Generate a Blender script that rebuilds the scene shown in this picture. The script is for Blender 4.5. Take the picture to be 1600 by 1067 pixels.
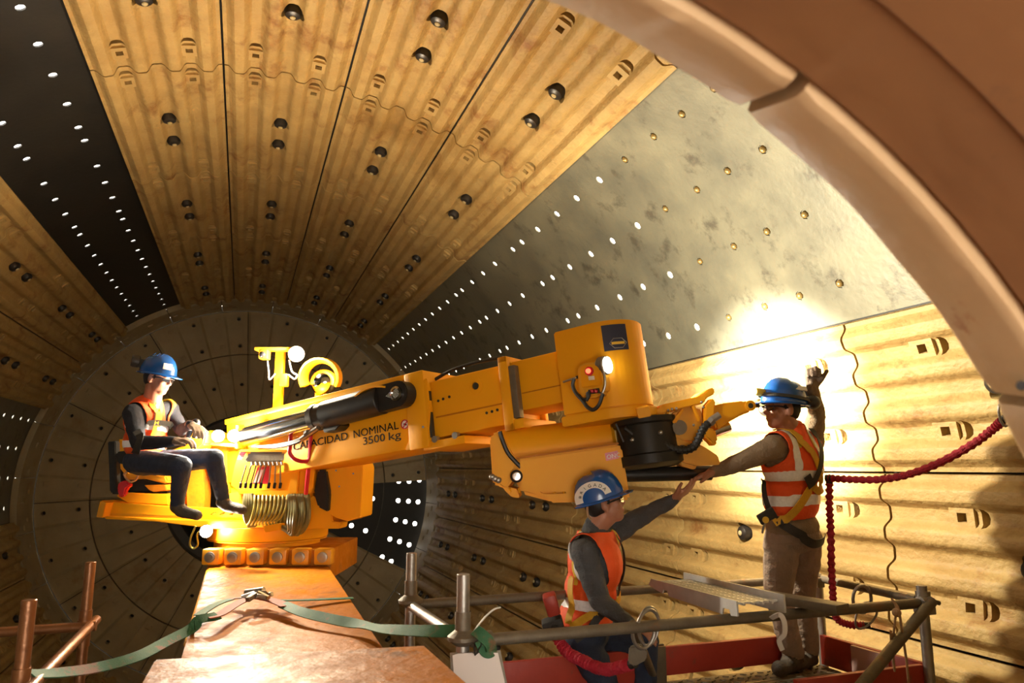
import bpy, bmesh, math, random
from mathutils import Vector, Matrix, noise, Quaternion
random.seed(7)
for o in list(bpy.data.objects): bpy.data.objects.remove(o)
scene = bpy.context.scene
COL = scene.collection
R_ = math.radians

# ------------------------------------------------------------------ camera
F_PX, CX, CY = 1136.86, 800.0, 533.5
YAW, PITCH = R_(20.06), R_(9.739)
CAM = Vector((-0.1205, 0.0, 0.5214))
FWD = Vector((math.sin(YAW)*math.cos(PITCH), math.cos(YAW)*math.cos(PITCH), math.sin(PITCH)))
RGT = Vector((math.cos(YAW), -math.sin(YAW), 0))
UPV = RGT.cross(FWD)
cd = bpy.data.cameras.new('camera'); cam = bpy.data.objects.new('camera', cd); COL.objects.link(cam)
cd.sensor_width = 36.0; cd.lens = 36.0*F_PX/1600.0
cd.clip_start = 0.02; cd.clip_end = 200
cam.matrix_world = Matrix((RGT, UPV, -FWD)).transposed().to_4x4()
cam.location = CAM
cd.dof.use_dof = True; cd.dof.focus_distance = 5.0; cd.dof.aperture_fstop = 4.0
scene.camera = cam

def PT(x, y, d):
    """place measured in the survey: image column, row and distance -> world point"""
    return CAM + (FWD + RGT*((x-CX)/F_PX) - UPV*((y-CY)/F_PX))*d

# ------------------------------------------------------------------ world, exposure
w = bpy.data.worlds.new('world'); scene.world = w; w.use_nodes = True
bg = w.node_tree.nodes['Background']; bg.inputs[0].default_value = (1.0, 0.93, 0.82, 1); bg.inputs[1].default_value = 7.0
vs = scene.view_settings
vs.view_transform = 'Standard'; vs.look = 'None'; vs.gamma = 1.0; vs.use_curve_mapping = False; vs.exposure = 0.4

def lamp(name, kind, loc, energy, color, target=None, size=0.1, spot=None, blend=0.5):
    l = bpy.data.lights.new(name, kind); l.energy = energy; l.color = color
    if kind in ('POINT', 'SPOT'): l.shadow_soft_size = size
    if kind == 'SPOT': l.spot_size = R_(spot); l.spot_blend = blend
    if kind == 'AREA': l.size = size
    o = bpy.data.objects.new(name, l); COL.objects.link(o); o.location = loc
    if target is not None: o.rotation_euler = (Vector(target)-Vector(loc)).to_track_quat('-Z', 'Y').to_euler()
    return o

# lamp powers (the fixtures that carry them are built further down)
MAST_W, PUCK_W, FRONT_W, FRONT2, LOW_W = 190, 30, 190, .25, 20
WALL_W, HOT_W = 420, 2700
WALL_AIM = Vector((.9, .25, .12)); HOT_AIM = Vector((3.80, 4.60, 1.02))
# ------------------------------------------------------------------ materials
MATS = {}
def _n(nt, t, **kw):
    n = nt.nodes.new(t)
    for k, v in kw.items(): setattr(n, k, v)
    return n
def mat(name, col, rough=0.5, metal=0.0, col2=None, scale=6.0, amt=0.5, bump=0.0, bscale=40.0, col3=None, scale3=1.2, lo3=0.5, hi3=0.7,
        stretch=None, emit=None, estr=0.0, coat=0.0, alpha=None, spec=0.5, trans=0.0, rvar=0.0):
    m = bpy.data.materials.new(name); m.use_nodes = True; nt = m.node_tree; b = nt.nodes['Principled BSDF']
    b.inputs['Base Color'].default_value = (*col, 1); b.inputs['Roughness'].default_value = rough; b.inputs['Metallic'].default_value = metal
    b.inputs['Coat Weight'].default_value = coat; b.inputs['Specular IOR Level'].default_value = spec
    if trans: b.inputs['Transmission Weight'].default_value = trans
    if alpha is not None: b.inputs['Alpha'].default_value = alpha
    tc = None
    if col2 or bump or col3 or rvar:
        tc = _n(nt, 'ShaderNodeTexCoord'); mp = _n(nt, 'ShaderNodeMapping')
        if stretch: mp.inputs['Scale'].default_value = stretch
        ge = _n(nt, 'ShaderNodeObjectInfo'); ad = _n(nt, 'ShaderNodeVectorMath', operation='MULTIPLY_ADD')
        nt.links.new(ge.outputs['Random'], ad.inputs[0]); ad.inputs[1].default_value = (13, 7, 29)
        nt.links.new(tc.outputs['Object'], ad.inputs[2]); nt.links.new(ad.outputs[0], mp.inputs['Vector'])
    if col2:
        nz = _n(nt, 'ShaderNodeTexNoise'); nz.inputs['Scale'].default_value = scale; nz.inputs['Detail'].default_value = 6; nz.inputs['Roughness'].default_value = 0.62
        nt.links.new(mp.outputs[0], nz.inputs['Vector'])
        rp = _n(nt, 'ShaderNodeMapRange'); rp.inputs[1].default_value = 0.5-0.22; rp.inputs[2].default_value = 0.5+0.22; rp.inputs[4].default_value = amt*2 if amt < .5 else 1.0
        nt.links.new(nz.outputs['Fac'], rp.inputs[0])
        mx = _n(nt, 'ShaderNodeMix', data_type='RGBA'); mx.inputs['A'].default_value = (*col, 1); mx.inputs['B'].default_value = (*col2, 1)
        nt.links.new(rp.outputs[0], mx.inputs['Factor']); last = mx
        if col3:
            n3 = _n(nt, 'ShaderNodeTexNoise'); n3.inputs['Scale'].default_value = scale3; n3.inputs['Detail'].default_value = 7; n3.inputs['Roughness'].default_value = 0.7
            nt.links.new(mp.outputs[0], n3.inputs['Vector'])
            r3 = _n(nt, 'ShaderNodeMapRange'); r3.inputs[1].default_value = lo3; r3.inputs[2].default_value = hi3
            nt.links.new(n3.outputs['Fac'], r3.inputs[0])
            m3 = _n(nt, 'ShaderNodeMix', data_type='RGBA'); nt.links.new(r3.outputs[0], m3.inputs['Factor'])
            nt.links.new(last.outputs['Result'], m3.inputs['A']); m3.inputs['B'].default_value = (*col3, 1); last = m3
        nt.links.new(last.outputs['Result'], b.inputs['Base Color'])
        if rvar:
            rr = _n(nt, 'ShaderNodeMapRange'); rr.inputs[1].default_value = .3; rr.inputs[2].default_value = .7; rr.inputs[3].default_value = max(0.05, rough-rvar); rr.inputs[4].default_value = min(1, rough+rvar)
            nt.links.new(nz.outputs['Fac'], rr.inputs[0]); nt.links.new(rr.outputs[0], b.inputs['Roughness'])
    if bump:
        nb = _n(nt, 'ShaderNodeTexNoise'); nb.inputs['Scale'].default_value = bscale; nb.inputs['Detail'].default_value = 5
        nt.links.new(mp.outputs[0], nb.inputs['Vector'])
        bp = _n(nt, 'ShaderNodeBump'); bp.inputs['Strength'].default_value = bump; bp.inputs['Distance'].default_value = 0.02
        nt.links.new(nb.outputs['Fac'], bp.inputs['Height']); nt.links.new(bp.outputs[0], b.inputs['Normal'])
    if emit: b.inputs['Emission Color'].default_value = (*emit, 1); b.inputs['Emission Strength'].default_value = estr
    MATS[name] = m
    return m
mat('liner', (.49, .335, .125), .6, 0, (.36, .225, .075), 3.4, .5, .6, 26, (.25, .115, .032), 2.1, .55, .68, stretch=(1, .8, 1))
mat('liner_pale', (.54, .445, .23), .6, 0, (.40, .32, .165), 2.6, .5, .5, 30, (.44, .33, .09), 1.6, .56, .70, stretch=(1, .7, 1))
mat('head_cast', (.46, .375, .225), .62, 0, (.35, .275, .16), 1.6, .5, .2, 20, (.30, .19, .09), 1.0, .58, .74)
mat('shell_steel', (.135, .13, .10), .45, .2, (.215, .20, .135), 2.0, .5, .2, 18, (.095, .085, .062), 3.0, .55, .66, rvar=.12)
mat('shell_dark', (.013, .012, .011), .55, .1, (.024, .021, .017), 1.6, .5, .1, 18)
mat('black', (.008, .008, .009), .5)
mat('rubber_ring', (.035, .037, .04), .5, 0, (.05, .05, .052), 3, .5)
mat('rim_cream', (.54, .36, .19), .5, 0, (.46, .29, .14), 5, .5, .15, 30, (.36, .17, .07), 9, .62, .72)
mat('bore_rust', (.285, .13, .046), .62, 0, (.20, .088, .034), 1.6, .5, .2, 14, (.09, .05, .03), 2.6, .55, .70)
mat('yellow', (.88, .39, .006), .5, 0, (.82, .345, .005), 3, .4, .03, 30, spec=.3)
mat('yellow_worn', (.84, .40, .015), .42, 0, (.66, .29, .02), 6, .5, .05, 30, (.35, .16, .03), 8, .64, .74)
mat('beam_orange', (.56, .19, .008), .5, 0, (.40, .13, .008), 7, .5, .3, 22, (.22, .085, .025), 5, .57, .7, rvar=.16, spec=.16)
mat('black_steel', (.016, .015, .014), .42, 0, (.026, .022, .018), 9, .5, spec=.3)
mat('dark_steel', (.05, .045, .04), .4, .6, (.08, .07, .055), 9, .5)
mat('chrome', (.55, .55, .53), .16, 1.0, (.45, .44, .40), 14, .5)
mat('galv', (.42, .40, .37), .38, .75, (.30, .27, .23), 12, .5, .1, 60, (.20, .13, .07), 5, .60, .72)
mat('galv_worn', (.20, .165, .115), .5, .4, (.14, .11, .075), 12, .5, .15, 60, (.26, .13, .06), 5, .58, .72)
mat('copper_tube', (.34, .145, .055), .35, .45, (.25, .10, .04), 12, .5, .15, 50, (.12, .06, .035), 6, .6, .72)
mat('alu', (.66, .66, .63), .38, .25, (.5, .5, .48), 10, .5)
mat('red_paint', (.42, .045, .025), .45, 0, (.34, .035, .02), 8, .5, .1, 40, (.20, .07, .04), 7, .6, .72)
mat('red_gloss', (.55, .02, .03), .3, 0)
mat('pink_white', (.62, .40, .36), .5, 0, (.55, .34, .30), 8, .5)
mat('strap_green', (.03, .12, .055), .7, 0, (.045, .15, .06), 20, .5, .2, 200, (.22, .09, .05), 5, .56, .64)
mat('strap_rust', (.34, .09, .04), .7, 0, (.28, .07, .035), 20, .5, .2, 200)
mat('lanyard_red', (.50, .015, .035), .75, 0, (.36, .01, .025), 40, .5, .5, 120)
mat('rope', (.52, .33, .18), .85, 0, (.42, .25, .13), 60, .5, .5, 200)
mat('wire_white', (.7, .66, .6), .5)
mat('hose_olive', (.10, .085, .025), .4, 0, (.16, .13, .04), 20, .5)
mat('hose_yellow', (.38, .30, .05), .4)
mat('hose_black', (.015, .014, .013), .45)
mat('skin', (.42, .19, .11), .5, 0, (.36, .15, .085), 30, .5, .05, 120)
mat('glove', (.24, .17, .12), .8, 0, (.19, .135, .095), 40, .5, .3, 150)
mat('navy_sweater', (.012, .013, .02), .9, 0, (.018, .018, .026), 40, .5, .3, 200)
mat('jeans', (.016, .026, .055), .85, 0, (.03, .042, .075), 14, .5, .3, 160)
mat('grey_jacket', (.055, .055, .06), .85, 0, (.075, .074, .078), 12, .5, .4, 90)
mat('khaki_shirt', (.26, .18, .105), .85, 0, (.20, .14, .085), 10, .5, .4, 90)
mat('khaki_trousers', (.32, .23, .165), .85, 0, (.26, .185, .135), 10, .5, .4, 70)
mat('boot', (.05, .04, .032), .7, 0, (.10, .075, .05), 14, .5, .3, 80)
mat('vest_orange', (.90, .105, .012), .7, 0, (.82, .085, .01), 14, .5, .25, 70, emit=None)
mat('reflective', (.95, .95, .94), .35, 0, (.78, .78, .78), 60, .5, .15, 90)
mat('vest_yellow', (.68, .45, .03), .7)
mat('harness_yellow', (.66, .36, .01), .65, 0, (.55, .28, .01), 30, .5, .2, 150)
mat('harness_black', (.02, .018, .016), .7, 0, (.035, .03, .025), 30, .5, .2, 150)
mat('helmet_blue', (.012, .085, .32), .22, 0, coat=.5)
mat('white_label', (.80, .76, .70), .5)
mat('paper_white', (.74, .66, .60), .6)
mat('text_black', (.012, .010, .008), .8, spec=.1)
mat('hair', (.012, .009, .008), .6)
mat('lens', (.02, .02, .022), .08, 0, coat=.6)
mat('red_lens', (.8, .03, .02), .3, emit=(1, .12, .05), estr=2.5)
mat('lamp_white', (1, 1, 1), .4, emit=(1, .97, .9), estr=40)
mat('lamp_soft', (1, 1, 1), .4, emit=(1, .95, .85), estr=16)
mat('mirror', (.6, .58, .55), .06, 1.0)
mat('navy_sign', (.02, .025, .06), .4)
mat('sign_yellow', (.8, .5, .05), .5)
mat('seat_black', (.012, .012, .013), .5, 0, (.02, .02, .02), 20, .5, .1, 80)
mat('headlamp_grey', (.05, .045, .04), .5)
mat('brass', (.40, .27, .10), .35, .6)
mat('tread', (.26, .22, .16), .42, .6, (.18, .14, .09), 12, .5, .1, 60)
mat('wood_plank', (.12, .075, .04), .8, 0, (.08, .05, .028), 5, .5, .3, 40, stretch=(1, 8, 8))

# ------------------------------------------------------------------ mesh helpers
def finish(me, smooth=True, ang=32):
    if smooth:
        for p in me.polygons: p.use_smooth = True
        me.set_sharp_from_angle(angle=R_(ang))
def link(name, me, parent=None, m=None):
    o = bpy.data.objects.new(name, me); COL.objects.link(o)
    if m:
        if isinstance(m, str): m = MATS[m]
        if not me.materials: me.materials.append(m)
    if parent: o.parent = parent
    return o
def obj(name, bm, m, parent=None, smooth=True, ang=32):
    me = bpy.data.meshes.new(name)
    bmesh.ops.recalc_face_normals(bm, faces=bm.faces[:])
    bm.to_mesh(me); bm.free(); finish(me, smooth, ang)
    return link(name, me, parent, m)
def empty(name, loc=(0, 0, 0)):
    o = bpy.data.objects.new(name, None); COL.objects.link(o); o.location = loc; o.empty_display_size = .1
    return o
def tag(o, label=None, cat=None, group=None, kind=None):
    if label: o['label'] = label
    if cat: o['category'] = cat
    if group: o['group'] = group
    if kind: o['kind'] = kind
    return o
def reparent(root):
    """children were built in world coordinates: keep them there"""
    for c in root.children: c.matrix_parent_inverse = Matrix.Translation(root.location).inverted()
def child_of(o, p):
    o.parent = p
    return o
def frame(o, x, z):
    """4x4 with x axis along x, z axis near z"""
    x = Vector(x).normalized(); z = Vector(z); y = z.cross(x).normalized(); z = x.cross(y)
    m = Matrix((x, y, z)).transposed().to_4x4(); m.translation = Vector(o)
    return m
def box(bm, M, x0, x1, y0, y1, z0, z1, bev=0.0):
    vs_ = [bm.verts.new(M @ Vector((x, y, z))) for x in (x0, x1) for y in (y0, y1) for z in (z0, z1)]
    fs = [(0, 1, 3, 2), (4, 6, 7, 5), (0, 4, 5, 1), (2, 3, 7, 6), (0, 2, 6, 4), (1, 5, 7, 3)]
    F = [bm.faces.new([vs_[i] for i in f]) for f in fs]
    bmesh.ops.recalc_face_normals(bm, faces=F)
    if bev:
        ed = list({e for f in F for e in f.edges})
        bmesh.ops.bevel(bm, geom=ed, offset=bev, segments=2, affect='EDGES', profile=.5)
    return bm
def prism(bm, M, poly, z0, z1, bev=0.0):
    """polygon in the local xy plane of M, pulled from z0 to z1"""
    a = [bm.verts.new(M @ Vector((x, y, z0))) for x, y in poly]; b = [bm.verts.new(M @ Vector((x, y, z1))) for x, y in poly]
    F = [bm.faces.new(a[::-1]), bm.faces.new(b)]
    n = len(poly)
    for i in range(n): F.append(bm.faces.new((a[i], a[(i+1) % n], b[(i+1) % n], b[i])))
    bmesh.ops.recalc_face_normals(bm, faces=F)
    if bev: bmesh.ops.bevel(bm, geom=list({e for f in F for e in f.edges}), offset=bev, segments=2, affect='EDGES')
    return bm
def lathe(bm, M, prof, n=24, a0=0, a1=360, cap=True):
    """profile (r, z) turned about local z"""
    full = abs(a1-a0) >= 359.9; cnt = n if full else n+1
    rings = []
    for r, z in prof:
        rings.append([bm.verts.new(M @ Vector((r*math.cos(R_(a0+(a1-a0)*i/n)), r*math.sin(R_(a0+(a1-a0)*i/n)), z))) for i in range(cnt)])
    for k in range(len(prof)-1):
        for i in range(n):
            j = (i+1) % cnt
            bm.faces.new((rings[k][i], rings[k][j], rings[k+1][j], rings[k+1][i]))
    if cap and full:
        if prof[0][0] > 1e-6: bm.faces.new(rings[0][::-1])
        if prof[-1][0] > 1e-6: bm.faces.new(rings[-1])
    return bm
def cyl(bm, a, b, r, r2=None, n=16, bev=0.0):
    a, b = Vector(a), Vector(b); r2 = r if r2 is None else r2; d = (b-a); L = d.length
    t = Vector((0, 0, 1)) if abs(d.normalized().z) < .95 else Vector((1, 0, 0))
    M = frame(a, t.cross(d), d); 
    z = d.normalized(); x = t.cross(z).normalized(); y = z.cross(x)
    M = Matrix((x, y, z)).transposed().to_4x4(); M.translation = a
    if bev: prof = [(max(r-bev, 1e-4), 0), (r, bev), (r2, L-bev), (max(r2-bev, 1e-4), L)]
    else: prof = [(r, 0), (r2, L)]
    return lathe(bm, M, prof, n)
def smooth_path(pts, k=6):
    pts = [Vector(p) for p in pts]
    if len(pts) < 3: return pts
    out = []
    for i in range(len(pts)-1):
        p0 = pts[max(i-1, 0)]; p1 = pts[i]; p2 = pts[i+1]; p3 = pts[min(i+2, len(pts)-1)]
        for j in range(k):
            t = j/k
            out.append(.5*((2*p1)+(-p0+p2)*t+(2*p0-5*p1+4*p2-p3)*t*t+(-p0+3*p1-3*p2+p3)*t**3))
    out.append(pts[-1]); return out
def tube(bm, pts, r, n=8, rfun=None, closed=False):
    pts = [Vector(p) for p in pts]; N = len(pts)
    t = (pts[1]-pts[0]).normalized(); up = Vector((0, 0, 1)) if abs(t.z) < .9 else Vector((1, 0, 0))
    x = up.cross(t).normalized(); rings = []
    for i, p in enumerate(pts):
        if closed: t = (pts[(i+1) % N]-pts[i-1]).normalized()
        else: t = (pts[min(i+1, N-1)]-pts[max(i-1, 0)]).normalized()
        x = (x-t*x.dot(t)).normalized(); y = t.cross(x)
        rr = r if rfun is None else rfun(i/(N-1))
        rings.append([bm.verts.new(p+(x*math.cos(2*math.pi*k/n)+y*math.sin(2*math.pi*k/n))*rr) for k in range(n)])
    for i in range(N if closed else N-1):
        a, b = rings[i], rings[(i+1) % N]
        for k in range(n): bm.faces.new((a[k], a[(k+1) % n], b[(k+1) % n], b[k]))
    if not closed:
        bm.faces.new(rings[0][::-1]); bm.faces.new(rings[-1])
    return bm
def ribbon(bm, pts, nors, wd, th=.004):
    """flat strap along pts, face normals nors"""
    pts = [Vector(p) for p in pts]; N = len(pts); rings = []
    for i, p in enumerate(pts):
        t = (pts[min(i+1, N-1)]-pts[max(i-1, 0)]).normalized(); nn = Vector(nors[i]) if isinstance(nors, list) else Vector(nors)
        s = t.cross(nn).normalized(); nn = s.cross(t).normalized()
        h = wd/2
        rings.append([bm.verts.new(p+s*a+nn*b) for a, b in ((-h, 0), (h, 0), (h, th), (-h, th))])
    for i in range(N-1):
        a, b = rings[i], rings[i+1]
        for k in range(4): bm.faces.new((a[k], a[(k+1) % 4], b[(k+1) % 4], b[k]))
    bm.faces.new(rings[0][::-1]); bm.faces.new(rings[-1])
    return bm
def ball(bm, c, r, seg=12, sc=(1, 1, 1), M=None):
    m = Matrix.Translation(Vector(c)) @ (M or Matrix.Identity(4)) @ Matrix.Diagonal((*sc, 1))
    return bmesh.ops.create_uvsphere(bm, u_segments=seg, v_segments=max(6, seg//2+2), radius=r, matrix=m)
def NB(): return bmesh.new()
IDM = Matrix.Identity(4)
def text_mesh(name, s, size, M, m, parent, depth=.002, align='LEFT'):
    cu = bpy.data.curves.new(name, 'FONT'); cu.body = s; cu.size = size; cu.extrude = depth; cu.align_x = align; cu.resolution_u = 3
    t = bpy.data.objects.new(name+'_tmp', cu); COL.objects.link(t)
    dg = bpy.context.evaluated_depsgraph_get(); me = bpy.data.meshes.new_from_object(t.evaluated_get(dg))
    bpy.data.objects.remove(t); me.transform(M); me.materials.clear()
    return link(name, me, parent, m)
def boolean(me, cutters):
    """cut every bmesh in cutters out of the mesh me"""
    o = bpy.data.objects.new('tmp', me); COL.objects.link(o)
    bmesh.ops.recalc_face_normals(cutters, faces=cutters.faces[:]); cme = bpy.data.meshes.new('cut'); cutters.to_mesh(cme); cutters.free(); c = bpy.data.objects.new('tmpc', cme); COL.objects.link(c)
    md = o.modifiers.new('b', 'BOOLEAN'); md.object = c; md.operation = 'DIFFERENCE'; md.solver = 'EXACT'; md.use_self = True
    dg = bpy.context.evaluated_depsgraph_get(); r = bpy.data.meshes.new_from_object(o.evaluated_get(dg))
    bpy.data.objects.remove(o); bpy.data.objects.remove(c)
    return r
mat('rubber_black', (.018, .015, .013), .38, 0, (.03, .024, .02), 20, .5)
# ================================================================== the setting: the mill drum
RV = 4.0            # radius at the valleys of the liner plates
RS = 4.09           # bare shell
SEAM0 = 111.87      # one seam between plate rows, degrees; 15 degree pitch
Y0, YEND, YHEAD = 1.36, 15.95, 16.91
JOINTS = [1.38, 3.84, 6.35, 8.82, 11.29, 13.70, 15.95]
def pol(r, deg, y): return Vector((r*math.cos(R_(deg)), y, r*math.sin(R_(deg))))
rows_deg = [SEAM0-15*k for k in range(24)]                    # row k spans SEAM0-15k .. SEAM0-15(k+1)
def norm(a): return (a+180) % 360-180
BARE = []
for a0, a1 in ((111.87, 126.87), (21.87, 51.87), (156.87, 186.87)):
    n = round((a1-a0)/15)
    for i in range(n): BARE.append(norm(a0+15*i+7.5))
def is_bare(c): return any(abs(norm(c-b)) < 2 for b in BARE)

# ---- bare shell with through holes, one mesh; hole rows only where the plates are off
bolts_y = [3.82, 4.21, 4.60, 5.06, 5.53, 6.01, 6.48, 7.0, 7.48, 7.78, 8.44, 8.93, 9.43, 9.93]
y = 10.25
while y < 16.3: bolts_y.append(y); y += .49
OPEN_FROM = 5.3
def shell_panel(bm, c0, c1, ys, r, hole_degs, plug):
    """curved sheet between angles c0..c1 with octagonal holes at hole_degs x ys"""
    hw = R_(1.0)*r; hy = .10                 # half cell
    a_edges = sorted(set([c0, c1]+[h-1.0 for h in hole_degs]+[h+1.0 for h in hole_degs]))
    fine = []
    for i in range(len(a_edges)-1):
        a, b = a_edges[i], a_edges[i+1]; n = max(1, int(round((b-a)/2.0)))
        fine += [a+(b-a)*j/n for j in range(n)]
    fine.append(a_edges[-1])
    y_edges = [Y0-.2]
    for yy in ys: y_edges += [yy-hy, yy+hy]
    y_edges.append(YHEAD+.05); y_edges = [q for i, q in enumerate(y_edges)]
    # merge overlapping cells
    ye = [y_edges[0]]
    for q in y_edges[1:]:
        if q > ye[-1]+.02: ye.append(q)
    grid = {}
    def V(a, y):
        k = (round(a, 4), round(y, 4))
        if k not in grid: grid[k] = bm.verts.new(pol(r, a, y))
        return grid[k]
    for i in range(len(fine)-1):
        for j in range(len(ye)-1):
            a, b, p, q = fine[i], fine[i+1], ye[j], ye[j+1]
            ac, yc = (a+b)/2, (p+q)/2
            hit = any(abs(ac-h) < .3 for h in hole_degs) and any(p-.001 <= yy-.03 and q+.001 >= yy+.03 for yy in ys)
            vs_ = [V(a, p), V(b, p), V(b, q), V(a, q)]
            if not hit: bm.faces.new(vs_); continue
            yy = [z for z in ys if p <= z-.03+.001 and q >= z+.03-.001][0]
            rad = .036; ring = []
            for k in range(8):
                t = R_(-135+45*k); ring.append(bm.verts.new(pol(r, ac+math.degrees(rad*math.cos(t)/r), yy+rad*math.sin(t))))
            out = [vs_[0], vs_[1], vs_[2], vs_[3]]
            for k in range(4):
                bm.faces.new((out[k], out[(k+1) % 4], ring[(2*k+2) % 8], ring[2*k+1], ring[2*k]))
            # collar through the sheet, 14 mm
            rr = [bm.verts.new(v.co*(1) + Vector((v.co.x, 0, v.co.z)).normalized()*.014) for v in ring]
            for k in range(8): bm.faces.new((ring[k], ring[(k+1) % 8], rr[(k+1) % 8], rr[k]))
            if plug(yy): bm.faces.new(rr)
shell_root = empty('wall_shell', (0, 0, -4.1)); tag(shell_root, kind='structure')
bm = NB()
deg_all = []
k = 0
while k < 24:
    c = norm(rows_deg[k]-7.5)
    a1 = rows_deg[k]; a0 = a1-15
    if is_bare(c):
        pass
    else:
        prev = None
        for j in range(9):
            a = a0+15*j/8; v = (bm.verts.new(pol(RS, a, Y0-.2)), bm.verts.new(pol(RS, a, YHEAD+.05)))
            if prev: bm.faces.new((prev[0], v[0], v[1], prev[1]))
            prev = v
    k += 1
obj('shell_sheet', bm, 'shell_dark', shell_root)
def bare(name, a0, a1, degs, mname, ys, plug):
    bm = NB(); shell_panel(bm, a0, a1, ys, RS, degs, plug)
    return obj(name, bm, mname, shell_root)
B0 = 108.12
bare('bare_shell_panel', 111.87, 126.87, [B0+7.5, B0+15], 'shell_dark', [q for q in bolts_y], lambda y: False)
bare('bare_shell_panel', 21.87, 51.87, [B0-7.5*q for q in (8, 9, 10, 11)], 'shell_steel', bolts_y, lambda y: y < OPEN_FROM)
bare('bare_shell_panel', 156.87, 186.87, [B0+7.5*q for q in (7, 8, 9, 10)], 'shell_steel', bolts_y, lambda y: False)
# plugs of the nearest holes on the right panel
bm0 = NB(); ball(bm0, (0, 0, 0), .026, 12); plug_me = None
for q in (8, 9, 10, 11):
    for yy in bolts_y:
        if yy < OPEN_FROM:
            p = pol(RS+.004, B0-7.5*q, yy)
            if plug_me is None:
                o = obj('bolt_plug', bm0, 'brass', shell_root); plug_me = o.data
            else: o = link('bolt_plug', plug_me, shell_root)
            o.location = p

# ---- liner plates: wave profile with four ridges, bolt pads, square holes, paired lifting cups
def wave(a):                                  # a in degrees from the plate's middle
    t = a/3.75*2*math.pi
    s_ = min(1, max(0, (.5-.5*math.cos(t)-.5)*1.2+.48))
    return .072*s_*s_*(3-2*s_)
def liner_mesh(L, sq):
    bm = NB(); N = 72; A = 7.37
    prof = []
    for i in range(N+1):
        a = -A+2*A*i/N; prof.append((90+a, RV-wave(a)))
    ys = [0.010, L-.010]
    ring = []
    for y in ys:
        inn = [bm.verts.new(pol(r, a, y)) for a, r in prof]
        out = [bm.verts.new(pol(RS-.012, 90-A+2*A*i/8, y)) for i in range(9)]
        ring.append((inn, out))
    (i0, o0), (i1, o1) = ring
    for i in range(N): bm.faces.new((i0[i], i0[i+1], i1[i+1], i1[i]))
    for i in range(8): bm.faces.new((o0[i], o1[i], o1[i+1], o0[i+1]))
    bm.faces.new((i0[0], i1[0], o1[0], o0[0])); bm.faces.new((i0[-1], o0[-1], o1[-1], i1[-1]))
    bm.faces.new(i0[::-1]+o0); bm.faces.new(i1+o1[::-1])
    bmesh.ops.recalc_face_normals(bm, faces=bm.faces[:])
    me = bpy.data.meshes.new('liner_plate'); bm.to_mesh(me); bm.free()
    cut = NB()
    def local(a, y, r): 
        z = pol(1, 90+a, 0); x = Vector((0, 1, 0)); M = frame(pol(r, 90+a, y), x, z); return M
    cups = [L/2+.03-.26, L/2+.03+.26]
    for cy in cups:
        M = local(0, cy, RV-.12)
        lathe(cut, M, [(.092, 0), (.084, .11), (.074, .22)], 16)
    for a in (-3.75, 3.75):
        for y in sq:
            M = local(a, y, RV-.06)
            box(cut, M, -.030, .030, -.027, .027, 0, .22)
            s = 1 if y < L/2 else 1
            M2 = local(a, y-.115, RV-.055)            # half moon scoop beside the pad
            prism(cut, M2, [(-.052*math.cos(R_(t)), .058*math.sin(R_(t))) for t in (90, 60, 30, 0, -30, -60, -90)], 0, .20)
    r = boolean(me, cut)
    # raised pads with the hole framed
    bm = NB(); bm.from_mesh(r)
    for a in (-3.75, 3.75):
        for y in sq:
            M = local(a, y, RV-.022); o, i = (.082, .058), (.031, .028)
            for (x0, x1, y0, y1) in ((-o[0], -i[0], -o[1], o[1]), (i[0], o[0], -o[1], o[1]), (-i[0], i[0], -o[1], -i[1]), (-i[0], i[0], i[1], o[1])):
                box(bm, M, x0, x1, y0, y1, 0, .05)
    me2 = bpy.data.meshes.new('liner_plate'); bm.to_mesh(me2); bm.free(); finish(me2, True, 28)
    return me2, cups
PL = {}
def plate_for(i):
    L = JOINTS[i+1]-JOINTS[i]
    if i not in PL:
        sq = {0: [.5, L-.54], 1: [.43, L-.24]}.get(i, [.24, L-.24])
        PL[i] = liner_mesh(L, sq)
    return PL[i]
def small(name, prof, n, m):
    b = NB(); lathe(b, IDM, prof, n); me = bpy.data.meshes.new(name); b.to_mesh(me); b.free(); finish(me); me.materials.append(MATS[m]); return me
bolt_me = small('bolt', [(.022, 0), (.022, .104), (.014, .110)], 10, 'liner_pale')
rub_me = small('rubber_plug', [(.066, 0), (.068, .055), (.058, .085), (.034, .098)], 16, 'rubber_black')
for k in range(24):
    c = rows_deg[k]-7.5
    if is_bare(norm(c)): continue
    cn = norm(c)
    mm = 'liner'
    for i in range(6):
        if i == 0 and not (-40 < cn < 60): continue
        if i == 1 and (cn > 140 or cn < -60): continue
        me, cups = plate_for(i)
        o = bpy.data.objects.new('liner_plate', me); COL.objects.link(o); o.parent = shell_root
        if not me.materials: me.materials.append(MATS['liner'])
        o.material_slots[0].link = 'OBJECT'; o.material_slots[0].material = MATS[mm]
        M = Matrix.Rotation(-R_(c-90), 4, 'Y'); M.translation = (0, JOINTS[i], 0)
        o.matrix_basis = M; o.matrix_parent_inverse = Matrix.Translation((0, 0, 4.1))
        for cy in cups:
            for nm, me_ in (('rubber_plug', rub_me), ('bolt', bolt_me)):
                b = bpy.data.objects.new(nm, me_); COL.objects.link(b); b.parent = o
                b.matrix_local = Matrix.Translation(pol(RV+.035, 90, cy)) @ Matrix.Rotation(math.pi, 4, 'X')

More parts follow.
